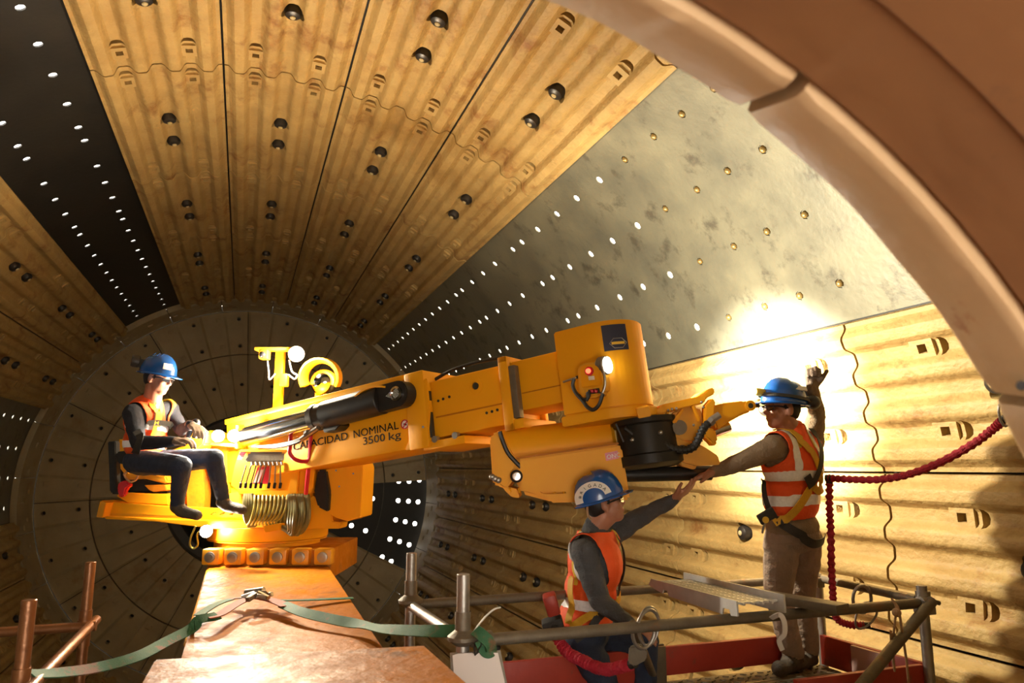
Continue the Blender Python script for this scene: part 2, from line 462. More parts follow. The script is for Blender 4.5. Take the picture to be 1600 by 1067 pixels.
# ---- far head
head_root = empty('wall_back', (0, YHEAD, -4.0)); tag(head_root, kind='structure')
H0 = 2.9; RH1, RH2, RH3 = 3.93, 2.96, 1.63
def ring_sector(bm, r0, r1, a0, a1, y0, y1, n=8):
    v = []
    for i in range(n+1):
        a = a0+(a1-a0)*i/n
        v.append([bm.verts.new(pol(r, a, y)) for r, y in ((r0, y0), (r1, y0), (r1, y1), (r0, y1))])
    for i in range(n):
        for k in range(4): bm.faces.new((v[i][k], v[i][(k+1) % 4], v[i+1][(k+1) % 4], v[i+1][k]))
    bm.faces.new(v[0]); bm.faces.new(v[-1][::-1])
dark_holes = [(2.93, 3.3), (3.26, 3.3), (3.62, 3.3), (2.86, -4.5), (3.28, -4.4), (3.75, -4.2), (2.69, -12.0), (3.05, -12.0), (3.45, -11.5), (2.58, -18.5), (2.95, -18.5), (3.32, -18.5), (2.05, -4.5), (1.98, -20), (2.30, -22.4), (2.75, -24.4), (3.05, -24.6)]
def proj_hole(px, py):
    r = (FWD+RGT*((px-CX)/F_PX)-UPV*((py-CY)/F_PX)); t = (YHEAD+.12)/r.y; return CAM+r*t
hole_px = [(623, 752), (639, 752), (655, 750), (582, 779), (622, 782), (638, 783), (653, 784), (618, 812), (633, 815), (648, 818), (549, 821), (571, 829), (609, 842), (624, 846), (639, 851), (597, 870), (611, 877)]
# head steel sheet with the daylight holes of the uncovered sector (cut real)
bm = NB(); ring_sector(bm, 1.58, 4.1, -27.2, 3.0, YHEAD+.10, YHEAD+.115, 16)
bmesh.ops.recalc_face_normals(bm, faces=bm.faces[:]); me = bpy.data.meshes.new('h'); bm.to_mesh(me); bm.free()
cut = NB()
for px, py in hole_px:
    p = proj_hole(px, py)
    if p.xz.length if hasattr(p, 'xz') else True: cyl(cut, (p.x, YHEAD, p.z), (p.x, YHEAD+.3, p.z), .052, n=14)
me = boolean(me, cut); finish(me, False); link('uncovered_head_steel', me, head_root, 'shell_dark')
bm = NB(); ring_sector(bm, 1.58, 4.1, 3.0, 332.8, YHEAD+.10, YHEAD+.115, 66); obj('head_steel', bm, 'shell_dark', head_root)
bm = NB(); ring_sector(bm, 2.945, 2.965, -27, 3, YHEAD+.085, YHEAD+.10, 16); obj('joint_strip', bm, 'dark_steel', head_root)
def head_plate(r0, r1, holes):
    """sector plate 30 deg, centre at 90 deg, with raised radial ribs"""
    bm = NB(); nA, nR = 36, 8; h = 14.86; grid = []
    for i in range(nA+1):
        a = -h+2*h*i/nA
        row = []
        for j in range(nR+1):
            r = r0+.012+(r1-r0-.024)*j/nR
            t = ((a+h)/(2*h)*4) % 1.0                  # four saw-tooth steps
            z = .052*max(0, 1-t*1.5) if 0 < j < nR else .0
            row.append(bm.verts.new(pol(r, 90+a, -z)))
        grid.append(row)
    for i in range(nA):
        for j in range(nR): bm.faces.new((grid[i][j], grid[i+1][j], grid[i+1][j+1], grid[i][j+1]))
    bot = {}
    edge = [grid[i][0] for i in range(nA+1)]+[grid[nA][j] for j in range(1, nR+1)]+[grid[i][nR] for i in range(nA-1, -1, -1)]+[grid[0][j] for j in range(nR-1, 0, -1)]
    low = [bm.verts.new((v.co.x, .1, v.co.z)) for v in edge]; n = len(edge)
    for i in range(n): bm.faces.new((edge[i], edge[(i+1) % n], low[(i+1) % n], low[i]))
    bm.faces.new(low)
    bmesh.ops.recalc_face_normals(bm, faces=bm.faces[:]); me = bpy.data.meshes.new('head_plate'); bm.to_mesh(me); bm.free(); cut = NB()
    for a, r in holes: p = pol(r, 90+a, 0); cyl(cut, (p.x, -.2, p.z), (p.x, .2, p.z), .040, n=14)
    me = boolean(me, cut); me.name = 'head_plate'; me.materials.clear(); finish(me, True, 25); me.materials.append(MATS['head_cast'])
    return me
HPo = head_plate(RH2, RH1, [(a, r) for a in (-12.0, 2.2) for r in (3.15, 3.75)]); HPi = head_plate(RH3, RH2, [(a, 2.3) for a in (-12, 2.2)])
bm = NB(); prism(bm, IDM, [(-.045, -.03), (.045, -.03), (.045, .03), (-.045, .03)], 0, .02)
prism(bm, IDM, [(-.055, -.04), (-.035, -.04), (-.035, .04), (-.055, .04)], 0, .055); prism(bm, IDM, [(.035, -.04), (.055, -.04), (.055, .04), (.035, .04)], 0, .055); prism(bm, IDM, [(-.055, .03), (.055, .03), (.055, .045), (-.055, .045)], 0, .06)
lug_me = bpy.data.meshes.new('lifting_lug'); bm.to_mesh(lug_me); bm.free(); finish(lug_me, False); lug_me.materials.append(MATS['head_cast'])
bm = NB(); lathe(bm, IDM, [(.062, -.02), (.062, .008), (.041, .012), (.041, -.02)], 14, cap=False); rec_me = bpy.data.meshes.new('bolt_recess'); bm.to_mesh(rec_me); bm.free(); finish(rec_me); rec_me.materials.append(MATS['head_cast'])
for k in range(12):
    c = H0-15+30*k; cn = norm(c)
    if abs(cn+12.1) < 2: continue
    for me, rr in ((HPo, (3.15, 3.45, 3.75)), (HPi, (1.95, 2.3, 2.65))):
        o = link('head_plate', me, head_root); M = Matrix.Rotation(-R_(c-90), 4, 'Y'); M.translation = (0, YHEAD, 0)
        o.matrix_basis = M; o.matrix_parent_inverse = Matrix.Translation(head_root.location).inverted()
        lx = [(a, r) for a in (-5.6, 9.4) for r in rr[::2]] if me is HPo else [(a, r) for a in (-5.6,) for r in rr[::2]]
        rx = [(a, r) for a in (-12.0, 2.2) for r in rr[::2]] if me is HPo else [(a, r) for a in (-12, 2.2) for r in rr[1:2]]
        for a, r in lx:
            b = link('lifting_lug', lug_me, o); b.matrix_local = Matrix.Translation(pol(r, 90+a, -.012)) @ Matrix.Rotation(-R_(a), 4, 'Y') @ Matrix.Rotation(R_(90), 4, 'X')
        for a, r in rx:
            b = link('bolt_recess', rec_me, o); b.matrix_local = Matrix.Translation(pol(r, 90+a, -.028)) @ Matrix.Rotation(R_(90), 4, 'X')
# corner blocks between plates and head
def corner_mesh():
    bm = NB(); N = 8; h = 7.4; s = []
    for i in range(N+1):
        a = 90-h+2*h*i/N
        s.append([bm.verts.new(pol(r, a, y)) for r, y in ((RV-.03, YEND+.01), (RH1+.005, YHEAD-.01), (RS-.01, YHEAD+.05), (RS-.01, YEND+.01))])
    for i in range(N):
        for k in range(4): bm.faces.new((s[i][k], s[i][(k+1) % 4], s[i+1][(k+1) % 4], s[i+1][k]))
    bm.faces.new(s[0]); bm.faces.new(s[-1][::-1])
    bmesh.ops.recalc_face_normals(bm, faces=bm.faces[:]); me = bpy.data.meshes.new('corner_block'); bm.to_mesh(me); bm.free()
    cut = NB()
    for a in (-3.75, 3.75):
        p = pol(RV-.15, 90+a, YEND+.62); q = pol(RS-.05, 90+a, YEND+.62); cyl(cut, p, q, .055, n=12)
        M = frame(pol(RV-.15, 90+a+2.2, YEND+.3), (0, 1, 0), pol(1, 90+a, 0)); box(cut, M, -.16, .16, -.05, .05, 0, .13)
    me = boolean(me, cut); finish(me, True, 30); me.materials.append(MATS['head_cast']); return me
cb = corner_mesh()
for k in range(24):
    o = link('corner_block', cb, head_root); c = SEAM0+15*k+7.5+3.75
    M = Matrix.Rotation(-R_(c-90), 4, 'Y'); o.matrix_basis = M; o.matrix_parent_inverse = Matrix.Translation(head_root.location).inverted()
# far trunnion: dark rubber ring and the dark tunnel behind it
bm = NB(); M = frame((0, YHEAD, 0), (1, 0, 0), (0, 1, 0))
lathe(bm, M, [(1.635, .11), (1.635, -.02), (1.58, -.05), (1.42, -.03), (1.38, .05), (1.38, 2.6), (.0005, 2.6)], 64, cap=False); obj('trunnion_ring', bm, 'rubber_ring', head_root)

# ---- near head and the trunnion mouth the view looks out of
front = empty('wall_front', (0, 1.1, -4.0)); tag(front, kind='structure')
bm = NB(); M = frame((0, 0, 0), (1, 0, 0), (0, 1, 0))
lathe(bm, M, [(1.24, .80), (1.50, .86), (2.2, 1.12), (4.1, 1.2), (4.1, 1.10), (1.45, .72), (1.24, .7)], 72, cap=False); obj('near_head', bm, 'head_cast', front)
bm = NB()
lathe(bm, M, [(1.34, -2.2), (1.16, .05), (1.125, .40), (1.118, .405), (1.114, .52), (1.120, .525), (1.118, .655), (1.40, .70), (1.46, -2.2)], 96, cap=False); obj('trunnion_bore', bm, 'bore_rust', front)
trim = empty('trim_1', (0, .75, -1.2)); tag(trim, kind='structure')
def seg_at(px, py, yy):
    r = (FWD+RGT*((px-CX)/F_PX)-UPV*((py-CY)/F_PX)); p = CAM+r*(yy/r.y); return math.degrees(math.atan2(p.z, p.x)), math.hypot(p.x, p.z)
gap1 = seg_at(1200, 150, .74)[0]; gap2 = seg_at(1598, 648, .74)[0]
span = gap1-gap2
def rim_segment(a0, a1):
    bm = NB(); n = 26; prof = [(1.250, .665), (1.125, .665), (1.109, .670), (1.104, .684), (1.142, .792), (1.155, .806), (1.175, .81), (1.250, .81)]
    s = []
    for i in range(n+1):
        e = min(i, n-i); sh = .006 if e == 0 else 0
        a = a0+(a1-a0)*i/n; s.append([bm.verts.new(pol(r+(sh if r < 1.2 else 0)+.004*noise.noise(Vector((a*.16, y*9, 3.1))), a, y)) for r, y in prof])
    for i in range(n):
        for k in range(len(prof)): bm.faces.new((s[i][k], s[i][(k+1) % len(prof)], s[i+1][(k+1) % len(prof)], s[i+1][k]))
    bm.faces.new(s[0]); bm.faces.new(s[-1][::-1]); return bm
a = gap1
for i in range(round(360/span)):
    w_ = 360/round(360/span)
    obj('rim_segment', rim_segment(a-w_+.5, a-.5), 'rim_cream', trim, True, 40); a -= w_
reparent(trim); reparent(front)
for r_ in (shell_root, head_root):
    for c in r_.children:
        if c.name.split('.')[0] not in ('liner_plate', 'head_plate', 'corner_block'): c.matrix_parent_inverse = Matrix.Translation(r_.location).inverted()
# ================================================================== liner handler machine
def on_plane(px, py, o, n):
    r = FWD+RGT*((px-CX)/F_PX)-UPV*((py-CY)/F_PX); t = (Vector(o)-CAM).dot(n)/r.dot(n); return CAM+r*t
def slab(name, pix, o, n, th, m, parent, bev=.006, smooth=True):
    """solid plate: outline on the plane (o, n), thickness th going away from n"""
    n = Vector(n).normalized(); P = [on_plane(x, y, o, n) for x, y in pix]
    bm = NB(); a = [bm.verts.new(p) for p in P]; b = [bm.verts.new(p-n*th) for p in P]; k = len(P)
    bm.faces.new(a); bm.faces.new(b[::-1])
    for i in range(k): bm.faces.new((a[i], b[i], b[(i+1) % k], a[(i+1) % k]))
    bmesh.ops.recalc_face_normals(bm, faces=bm.faces[:])
    if bev: bmesh.ops.bevel(bm, geom=bm.edges[:], offset=bev, segments=2, affect='EDGES', clamp_overlap=True)
    return obj(name, bm, m, parent, smooth)
PIV = Vector((0.105, 6.26, 0))
mach = empty('liner_handler', (PIV.x, PIV.y, -.03))
tag(mach, 'yellow telescopic liner handler with operator seat, boom and hydraulic cylinder', 'machine')
BA = PT(420, 691, 5.75); BH = PT(950, 575, 4.3); BD = (BH-BA).normalized()
MB = frame(BA, BD, (0, 0, 1)); BN = (MB.to_3x3() @ Vector((0, 0, 1))); BS = -(MB.to_3x3() @ Vector((0, 1, 0)))   # BS faces the viewer's side
def BP(px, py, off): return on_plane(px, py, BA+BS*off, BS)
def bslab(name, pix, off, th, m, parent=mach, bev=.006): return slab(name, pix, BA+BS*off, BS, th, m, parent, bev)
# boom sections -------------------------------------------------------
bm = NB(); box(bm, MB, -.25, 1.70, -.2, .2, -.285, .19, .012); boom = obj('outer_boom', bm, 'yellow', mach)
bm = NB(); box(bm, MB, -.25, 1.74, -.215, .215, .17, .21, .006); obj('boom_top_flange', bm, 'yellow', mach)
bm = NB(); box(bm, MB, 1.60, 1.76, -.235, .235, -.30, .205, .01); obj('boom_collar', bm, 'yellow', mach)
bm = NB(); box(bm, MB, 1.70, 2.03, -.22, .20, -.315, -.262, .008); obj('wear_pad_shoe', bm, 'yellow', mach)
for q in (1.80, 1.96):
    bm = NB(); cyl(bm, MB @ Vector((q, -.225, -.255)), MB @ Vector((q, -.19, -.255)), .022, n=10); obj('shoe_bolt', bm, 'galv', mach)
bm = NB(); box(bm, MB, 1.77, 1.79, -.225, -.20, -.24, .06); obj('slide_strip', bm, 'dark_steel', mach)
bm = NB(); box(bm, MB, 1.70, 2.36, -.185, .185, -.245, .125, .01); obj('middle_boom', bm, 'yellow', mach)
bm = NB(); box(bm, MB, 1.80, 2.31, -.188, -.18, -.118, -.108); obj('weld_seam', bm, 'beam_orange', mach)
bm = NB(); lathe(bm, frame(MB @ Vector((2.13, -.185, .03)), BD, BS), [(.05, -.01), (.05, .004), (.028, .008), (.028, -.004), (.001, -.004)], 18, cap=False); obj('pivot_boss', bm, 'yellow', mach)
bm = NB(); lathe(bm, frame(MB @ Vector((2.13, -.186, .03)), BD, BS), [(.022, 0), (.022, .006), (.001, .008)], 12); obj('boss_pin', bm, 'dark_steel', mach)
for q, z in ((1.83, .02), (1.87, .025), (1.92, .03), (2.19, -.12), (2.23, -.118), (2.27, -.115)):
    bm = NB(); cyl(bm, MB @ Vector((q, -.19, z-.03)), MB @ Vector((q, -.182, z-.03)), .009, n=8); obj('side_bolt', bm, 'dark_steel', mach)
bm = NB(); tube(bm, smooth_path([MB @ Vector((x, -.1, z)) for x, z in ((1.74, .15), (1.9, .19), (2.1, .2), (2.3, .19))]), .012); obj('top_hose', bm, 'hose_black', mach)
# flange frame between middle and inner boom
bm = NB()
for (z0, z1, y0, y1) in ((.125, .165, -.225, .225), (-.29, -.245, -.225, .225), (-.29, .165, -.225, -.185), (-.29, .165, .185, .225)): box(bm, MB, 2.33, 2.395, y0, y1, z0, z1, .006)
obj('boom_flange', bm, 'yellow', mach)
bm = NB(); box(bm, MB, 2.395, 2.44, -.215, -.165, -.22, .10, .004); obj('wear_pad', bm, 'galv_worn', mach)
bm = NB(); box(bm, MB, 2.38, 2.46, -.215, .2, -.285, -.225, .008); obj('wear_pad_shoe', bm, 'yellow', mach)
bm = NB(); box(bm, MB, 2.30, 2.86, -.158, .158, -.175, .135, .01); obj('inner_boom', bm, 'yellow', mach)
bm = NB(); box(bm, MB, 2.44, 2.80, -.161, -.15, -.075, -.068); obj('weld_seam', bm, 'beam_orange', mach)
# capacity lettering on the boom side ---------------------------------
def side_text(s, px, py, size, px2=None):
    p = BP(px, py, .203); M = Matrix.Translation(p) @ Matrix((BD, BN, BS)).transposed().to_4x4()
    return text_mesh('lettering', s, size, M, 'text_black', boom, .001)
def side_width(px0, py0, px1, py1): return (BP(px1, py1, .203)-BP(px0, py0, .203)).length
def fit(o, wd):
    xs = [v.co.dot(BD) for v in o.data.vertices]; x0 = min(xs); k = wd/(max(xs)-x0)
    for v in o.data.vertices: v.co += BD*((v.co.dot(BD)-x0)*(k-1))
for s_, ax_, ay_, bx_, by_ in (('CAPACIDAD', 458, 704, 543, 687), ('NOMINAL', 552, 684.5, 622, 670), ('3500', 567, 695.5, 601, 689), ('kg', 607, 688, 626, 684)):
    fit(side_text(s_, ax_, ay_, .075), side_width(ax_, ay_, bx_, by_))
bm = NB(); lathe(bm, frame(BP(633, 663, .2), BD, BS), [(.032, 0), (.032, .004), (.001, .005)], 18); st = obj('warning_sticker', bm, 'white_label', boom)
bm = NB(); lathe(bm, frame(BP(633, 663, .2), BD, BS), [(.032, .001), (.032, .006), (.025, .006), (.025, .001)], 18, cap=False); box(bm, frame(BP(633, 663, .205), BD+BN, BS), -.028, .028, -.004, .004, 0, .002); obj('sticker_ring', bm, 'red_gloss', st)
bm = NB(); box(bm, frame(BP(633, 663, .205), BD-BN*.3, BS), -.012, .012, -.006, .006, 0, .001); obj('sticker_hand', bm, 'text_black', st)
# side gusset near the pin
bslab('side_gusset', [(632, 703), (643, 674), (650, 640), (653, 598), (666, 590), (672, 640), (668, 700)], .232, .035, 'yellow')
bm = NB(); cyl(bm, BP(661, 667, .235), BP(661, 667, .242), .008, n=8); obj('bolt', bm, 'dark_steel', mach)
# hydraulic lift cylinder ---------------------------------------------
cyl_root = empty('lift_cylinder', BP(628, 616, .3)); cyl_root.parent = mach
pin = BP(628, 616, .31); c0 = BP(352, 690, .31); ax = (pin-c0).normalized(); rod1 = BP(496, 652, .31)
bm = NB(); cyl(bm, BP(384, 682, .31), rod1, .072, n=24); obj('piston_rod', bm, 'chrome', mach)
bm = NB(); cyl(bm, rod1-ax*.04, rod1+ax*.10, .088, n=24, bev=.006); cyl(bm, rod1-ax*.02, rod1+ax*.02, .094, n=24, bev=.004); obj('gland', bm, 'dark_steel', mach)
bm = NB(); cyl(bm, rod1+ax*.09, pin-ax*.16, .097, n=28, bev=.006); obj('cylinder_barrel', bm, 'black_steel', mach)
Mp = frame(pin, ax, BS)
bm = NB(); prism(bm, Mp, [(-.25, -.085), (-.02, -.085)]+[(.085*math.cos(R_(t)), .085*math.sin(R_(t))) for t in range(-80, 81, 16)]+[(-.02, .085), (-.25, .085)], -.05, .05, .006); obj('clevis', bm, 'black_steel', mach)
bm = NB(); lathe(bm, Mp, [(.047, .05), (.047, .065), (.032, .07), (.032, .062), (.001, .062)], 18, cap=False); prism(bm, Mp, [(-.045, -.02), (-.085, 0), (-.045, .02)], .05, .062); obj('pin_cap', bm, 'chrome', mach)
bpy.data.objects.remove(cyl_root)
bm = NB(); ribbon(bm, smooth_path([BP(*p, .36) for p in ((560, 622), (572, 612), (588, 606), (602, 606))]), BN, .07, .012); obj('hose_guard', bm, 'yellow', mach)
bslab('valve_block', [(502, 660), (529, 653), (531, 664), (524, 672), (505, 676)], .33, .10, 'black_steel', mach, .006)
bm = NB(); 
bm.free()
for q in range(3):
    bm = NB(); tube(bm, smooth_path([BP(500-q*2, 668+q*2, .38), BP(484, 676+q*2, .40), BP(462, 688+q*2, .40), BP(430, 695+q*2, .38), BP(395, 698, .36)]), .008); obj('cylinder_hose', bm, 'hose_black', mach)
bm = NB(); cyl(bm, BP(497, 668, .41), BP(470, 686, .41), .016, n=10); cyl(bm, BP(482, 676, .41), BP(478, 679, .41), .024, n=6); obj('hose_fitting', bm, 'galv', mach)
# operating head -------------------------------------------------------
head_c = MB @ Vector((2.965, 0, 0)); MH = frame(head_c, BD, BN)
bm = NB(); N = 22; pr = [(-.235, -.215), (0, -.215)]+[(.215*math.cos(R_(t)), .215*math.sin(R_(t))) for t in [-90+180*i/N for i in range(1, N)]]+[(0, .215), (-.235, .215)]
prism(bm, MH, pr, -.265, .235, .008); headb = obj('head_housing', bm, 'yellow', mach)
bm = NB(); pr2 = [(-.245, -.235), (.0, -.235)]+[(.235*math.cos(R_(t)), .235*math.sin(R_(t))) for t in [-90+180*i/N for i in range(1, N)]]+[(0, .235), (-.245, .235)]
prism(bm, MH, pr2, -.325, -.268, .006); obj('head_flange', bm, 'yellow', mach)
# maker's plate bent round the housing
bm = NB(); 
def on_head(t, z, r=.217): return MH @ Vector((r*math.cos(R_(t)), r*math.sin(R_(t)), z))
def curved_patch(t0, t1, z0, z1, r=.217, n=8):
    b = NB(); top = []
    for i in range(n+1):
        t = t0+(t1-t0)*i/n; top.append([b.verts.new(on_head(t, z, rr)) for z, rr in ((z0, r-.004), (z0, r), (z1, r), (z1, r-.004))])
    for i in range(n):
        for k in range(4): b.faces.new((top[i][k], top[i][(k+1) % 4], top[i+1][(k+1) % 4], top[i+1][k]))
    b.faces.new(top[0]); b.faces.new(top[-1][::-1]); return b
plate = obj('maker_plate', curved_patch(-72, -34, .055, .205, .219), 'navy_sign', headb)
bmx = NB(); 
hexp = [(on_head(-50+13*math.cos(R_(a)), .095+.032*math.sin(R_(a)), .2205)) for a in range(0, 360, 60)]
tube(bmx, hexp+[hexp[0]], .0025, 6); obj('plate_emblem', bmx, 'galv', plate)
obj('emblem_bar', curved_patch(-60, -40, .088, .103, .221, 5), 'sign_yellow', plate)
# lamp puck on the housing
lp = PT(952, 574, 4.05); fx = on_head(-96, -.03, .27)
lampdir = (Vector((.75, -.2, .0))).normalized()
LPOS = MH @ Vector((.075, -.262, -.035)); LDIR = (MH.to_3x3() @ Vector((.93, -.12, -.05))).normalized()
hl = None
bm = NB(); cyl(bm, LPOS-LDIR*.03, LPOS+LDIR*.022, .052, n=20, bev=.008); puck = obj('work_lamp', bm, 'galv_worn', headb)
bm = NB(); cyl(bm, LPOS+LDIR*.022, LPOS+LDIR*.028, .046, n=20); obj('lamp_glass', bm, 'lamp_soft', puck)
bm = NB(); tube(bm, smooth_path([LPOS-LDIR*.02, LPOS-LDIR*.07-BN*.02, MH @ Vector((-.12, -.225, -.06))]), .009); box(bm, frame(LPOS, BD, BN), -.03, .0, .03, .06, -.015, .015); obj('lamp_bracket', bm, 'dark_steel', puck)
# control box with red stop button
cb_n = BS; bo = BA+BS*.30
box_ = slab('control_box', [(901, 573), (908, 567), (934, 565), (941, 570), (945, 600), (943, 613), (934, 620), (912, 622), (903, 612)], bo, cb_n, .085, 'yellow_worn', mach, .012)
slab('box_lid', [(906, 575), (912, 570), (932, 569), (937, 574), (940, 603), (908, 607)], bo+BS*.012, cb_n, .015, 'yellow', box_, .01)
bm = NB(); p = on_plane(921, 580, bo+BS*.014, BS); lathe(bm, frame(p, BD, BS), [(.026, 0), (.024, .010), (.016, .012)], 18); obj('button_ring', bm, 'red_gloss', box_)
bm = NB(); lathe(bm, frame(p, BD, BS), [(.015, .010), (.013, .022), (.001, .025)], 14); obj('stop_button', bm, 'red_lens', box_)
slab('box_label', [(919, 588), (928, 587), (929, 593), (920, 594)], bo+BS*.015, cb_n, .004, 'white_label', box_, 0)
slab('socket_panel', [(918, 609), (936, 606), (938, 614), (921, 616)], bo+BS*.004, cb_n, .02, 'dark_steel', box_, .002)
for q in (925, 931):
    bm = NB(); ball(bm, on_plane(q, 611, bo+BS*.008, BS), .011, 8); obj('socket', bm, 'red_gloss', box_)
for path in ([(897, 592), (895, 602), (900, 614), (910, 624), (918, 622), (918, 614)], [(904, 618), (912, 628), (918, 636), (927, 640), (936, 632), (942, 615)], [(916, 626), (920, 618), (919, 612)]):
    bm = NB(); tube(bm, smooth_path([on_plane(x, y, bo+BS*.02, BS) for x, y in path]), .011); obj('box_cable', bm, 'hose_black', box_)
bm = NB(); tube(bm, smooth_path([on_plane(x, y, bo+BS*.0, BS) for x, y in ((941, 572), (945, 590), (945, 604), (940, 617))]), .007); obj('box_conduit', bm, 'galv', box_); bm = NB(); tube(bm, [on_plane(x, y, bo+BS*.02, BS) for x, y in ((900, 590), (880, 597))], .006); obj('box_conduit', bm, 'galv', box_)
# motor cover hanging below the head ---------------------------------
mo = PT(870, 720, 4.18); mn = (BS*.12-FWD*.88); mn.z = 0; mn.normalize(); mn2 = (mn+Vector((0, 0, .0))).normalized()
mc = slab('motor_cover', [(786, 712), (966, 690), (979, 780), (862, 784), (815, 772), (800, 740)], mo, mn2, .40, 'yellow', mach, .02)
bm = NB(); cyl(bm, on_plane(779, 712, mo-mn2*.19, mn2), on_plane(960, 690, mo-mn2*.19, mn2), .152, n=36, bev=.02); obj('motor_drum', bm, 'yellow', mc)
cdoor = slab('cover_door', [(808, 716), (966, 693), (972, 700), (985, 781), (860, 786), (845, 772), (812, 766)], mo+mn2*.045, mn2, .10, 'yellow', mc, .014)
slab('cover_cap', [(765, 686), (768, 678), (780, 673), (790, 690), (806, 720), (803, 748), (790, 766), (782, 760), (770, 757)], mo+mn2*.015, mn2, .40, 'yellow', mc, .012)
slab('cover_skirt', [(784, 758), (808, 764), (812, 778), (800, 777), (788, 766)], mo+mn2*.03, mn2, .30, 'yellow', mc, .006)
bm = NB(); tube(bm, smooth_path([on_plane(x, y, mo+mn2*.03, mn2) for x, y in ((781, 674), (786, 690), (794, 708), (806, 722), (814, 730))]), .013); obj('cover_hose', bm, 'hose_black', mc)
Mw = frame(on_plane(807, 744, mo+mn2*.03, mn2), RGT, mn2)
bm = NB(); lathe(bm, Mw, [(.036, -.01), (.036, .02), (.026, .024), (.026, .01)], 18, cap=False); obj('sheave', bm, 'black_steel', mc)
bm = NB(); lathe(bm, Mw, [(.024, -.01), (.022, .022), (.001, .024)], 14); obj('sheave_pin', bm, 'chrome', mc)
slab('door_gap_shade', [(806, 714.5), (966, 691), (967, 694), (807, 717.5)], mo+mn2*.049, mn2, .03, 'beam_orange', mc, 0)  # thin brown strip draws the shade of the gap along the door's top edge
lab = slab('red_label', [(945, 708), (965, 704), (967, 716), (947, 720)], mo+mn2*.049, mn2, .004, 'red_gloss', mc, 0)
Ml = frame(on_plane(953, 717, mo+mn2*.027, mn2), RGT*.97+UPV*.2, mn2)
ex = (on_plane(968, 706, mo+mn2*.027, mn2)-on_plane(953, 709, mo+mn2*.027, mn2)).normalized()
text_mesh('label_text', 'ONC', .034, frame(on_plane(948.5, 717.5, mo+mn2*.0492, mn2), ex, mn2), 'white_label', lab, .0006)
for q in ((865, 764), (880, 766), (796, 762), (810, 763)):
    bm = NB(); cyl(bm, on_plane(q[0], q[1], mo+mn2*.03, mn2), on_plane(q[0]+2, q[1]+7, mo+mn2*.035, mn2), .006, n=8); obj('cover_latch', bm, 'yellow', mc)
for q in ((769, 745), (774, 748), (779, 750)):
    bm = NB(); ball(bm, on_plane(q[0], q[1], mo+mn2*.03, mn2), .018, 10); obj('grease_nipple', bm, 'galv', mc)
# slewing motor below the head
mtop = MH @ Vector((.12, .10, -.325)); 
bm = NB(); lathe(bm, frame(mtop, BD, -BN), [(.185, 0), (.185, .03), (.17, .04), (.17, .20), (.19, .21), (.19, .26), (.14, .28)], 28); obj('slew_drive', bm, 'black_steel', mach)
bm = NB(); box(bm, frame(mtop, BD, BN), -.10, .10, -.13, .20, -.24, -.02, .01); obj('slew_housing', bm, 'black_steel', mach)
for q in ((-.02, -.172, -.12), (.13, -.118, -.10)):
    bm = NB(); ball(bm, frame(mtop, BD, BN) @ Vector(q), .014, 8); obj('drive_bolt', bm, 'galv', mach)
bm = NB(); tube(bm, smooth_path([PT(x, y, 4.10) for x, y in ((976, 668), (990, 680), (1003, 700), (1008, 715), (1000, 725), (978, 722))]), .014); obj('drive_hose', bm, 'hose_black', mach); bm = NB(); tube(bm, smooth_path([PT(x, y, 4.10) for x, y in ((962, 662), (970, 680), (974, 690))]), .008); obj('drive_hose', bm, 'hose_black', mach)
slab('drive_bracket', [(994, 638), (1014, 634), (1018, 650), (998, 654)], PT(1005, 645, 3.98), -FWD, .1, 'yellow', mach, .004)
# grapple -------------------------------------------------------------
gp = PT(1085, 670, 4.15); gn = -FWD.copy(); gn.z = 0; gn.normalize()
def gslab(name, pix, off, th, m, bev=.006, parent=None): return slab(name, pix, gp+gn*off, gn, th, m, parent or gr, bev)
gr = empty('grapple', gp); gr.parent = mach; gr.matrix_parent_inverse = Matrix.Translation(mach.location).inverted()
_first = slab('side_plate', [(1028, 668), (1040, 655), (1068, 632), (1096, 640), (1098, 664), (1086, 690), (1062, 686), (1104, 700), (1122, 712), (1126, 726), (1088, 728), (1062, 720), (1030, 706)], gp, gn, .05, 'yellow_worn', mach, .006)
bpy.data.objects.remove(gr); gr = _first; gr.name = 'grapple'
gslab('far_side_plate', [(1028, 668), (1040, 655), (1068, 632), (1096, 640), (1098, 664), (1086, 690), (1104, 700), (1122, 712), (1126, 726), (1062, 720), (1030, 706)], -.22, .05, 'yellow_worn')
gslab('top_bar', [(1020, 648), (1034, 632), (1096, 618), (1110, 606), (1116, 606), (1117, 615), (1104, 622), (1100, 630), (1040, 644), (1036, 660)], .03, .34, 'yellow')
gslab('stiffener', [(1033, 662), (1045, 640), (1048, 641), (1037, 664)], .03, .05, 'yellow'); gslab('stiffener', [(1050, 660), (1066, 638), (1070, 639), (1056, 662)], .03, .05, 'yellow'); gslab('stiffener', [(1080, 632), (1085, 631), (1096, 655), (1092, 660)], .03, .05, 'yellow')
bm = NB(); lathe(bm, frame(on_plane(1061, 668, gp+gn*.0, gn), RGT, gn), [(.042, 0), (.042, .02), (.001, .022)], 20); obj('hub_cap', bm, 'galv_worn', gr)
bm = NB(); lathe(bm, frame(on_plane(1066, 702, gp+gn*.0, gn), RGT, gn), [(.025, 0), (.025, .012), (.001, .014)], 14); obj('pin_cap', bm, 'galv_worn', gr)
gslab('jaw', [(1108, 636), (1128, 630), (1162, 626), (1172, 628), (1178, 636), (1174, 643), (1160, 648), (1134, 662), (1128, 668), (1120, 672), (1112, 650)], .03, .14, 'yellow', .012)
bm = NB(); pj = on_plane(1172, 634, gp+gn*.03, gn); lathe(bm, frame(pj, RGT, gn), [(.03, 0), (.03, .012), (.016, .014), (.016, .004), (.001, .004)], 18, cap=False); obj('jaw_eye', bm, 'yellow', gr)
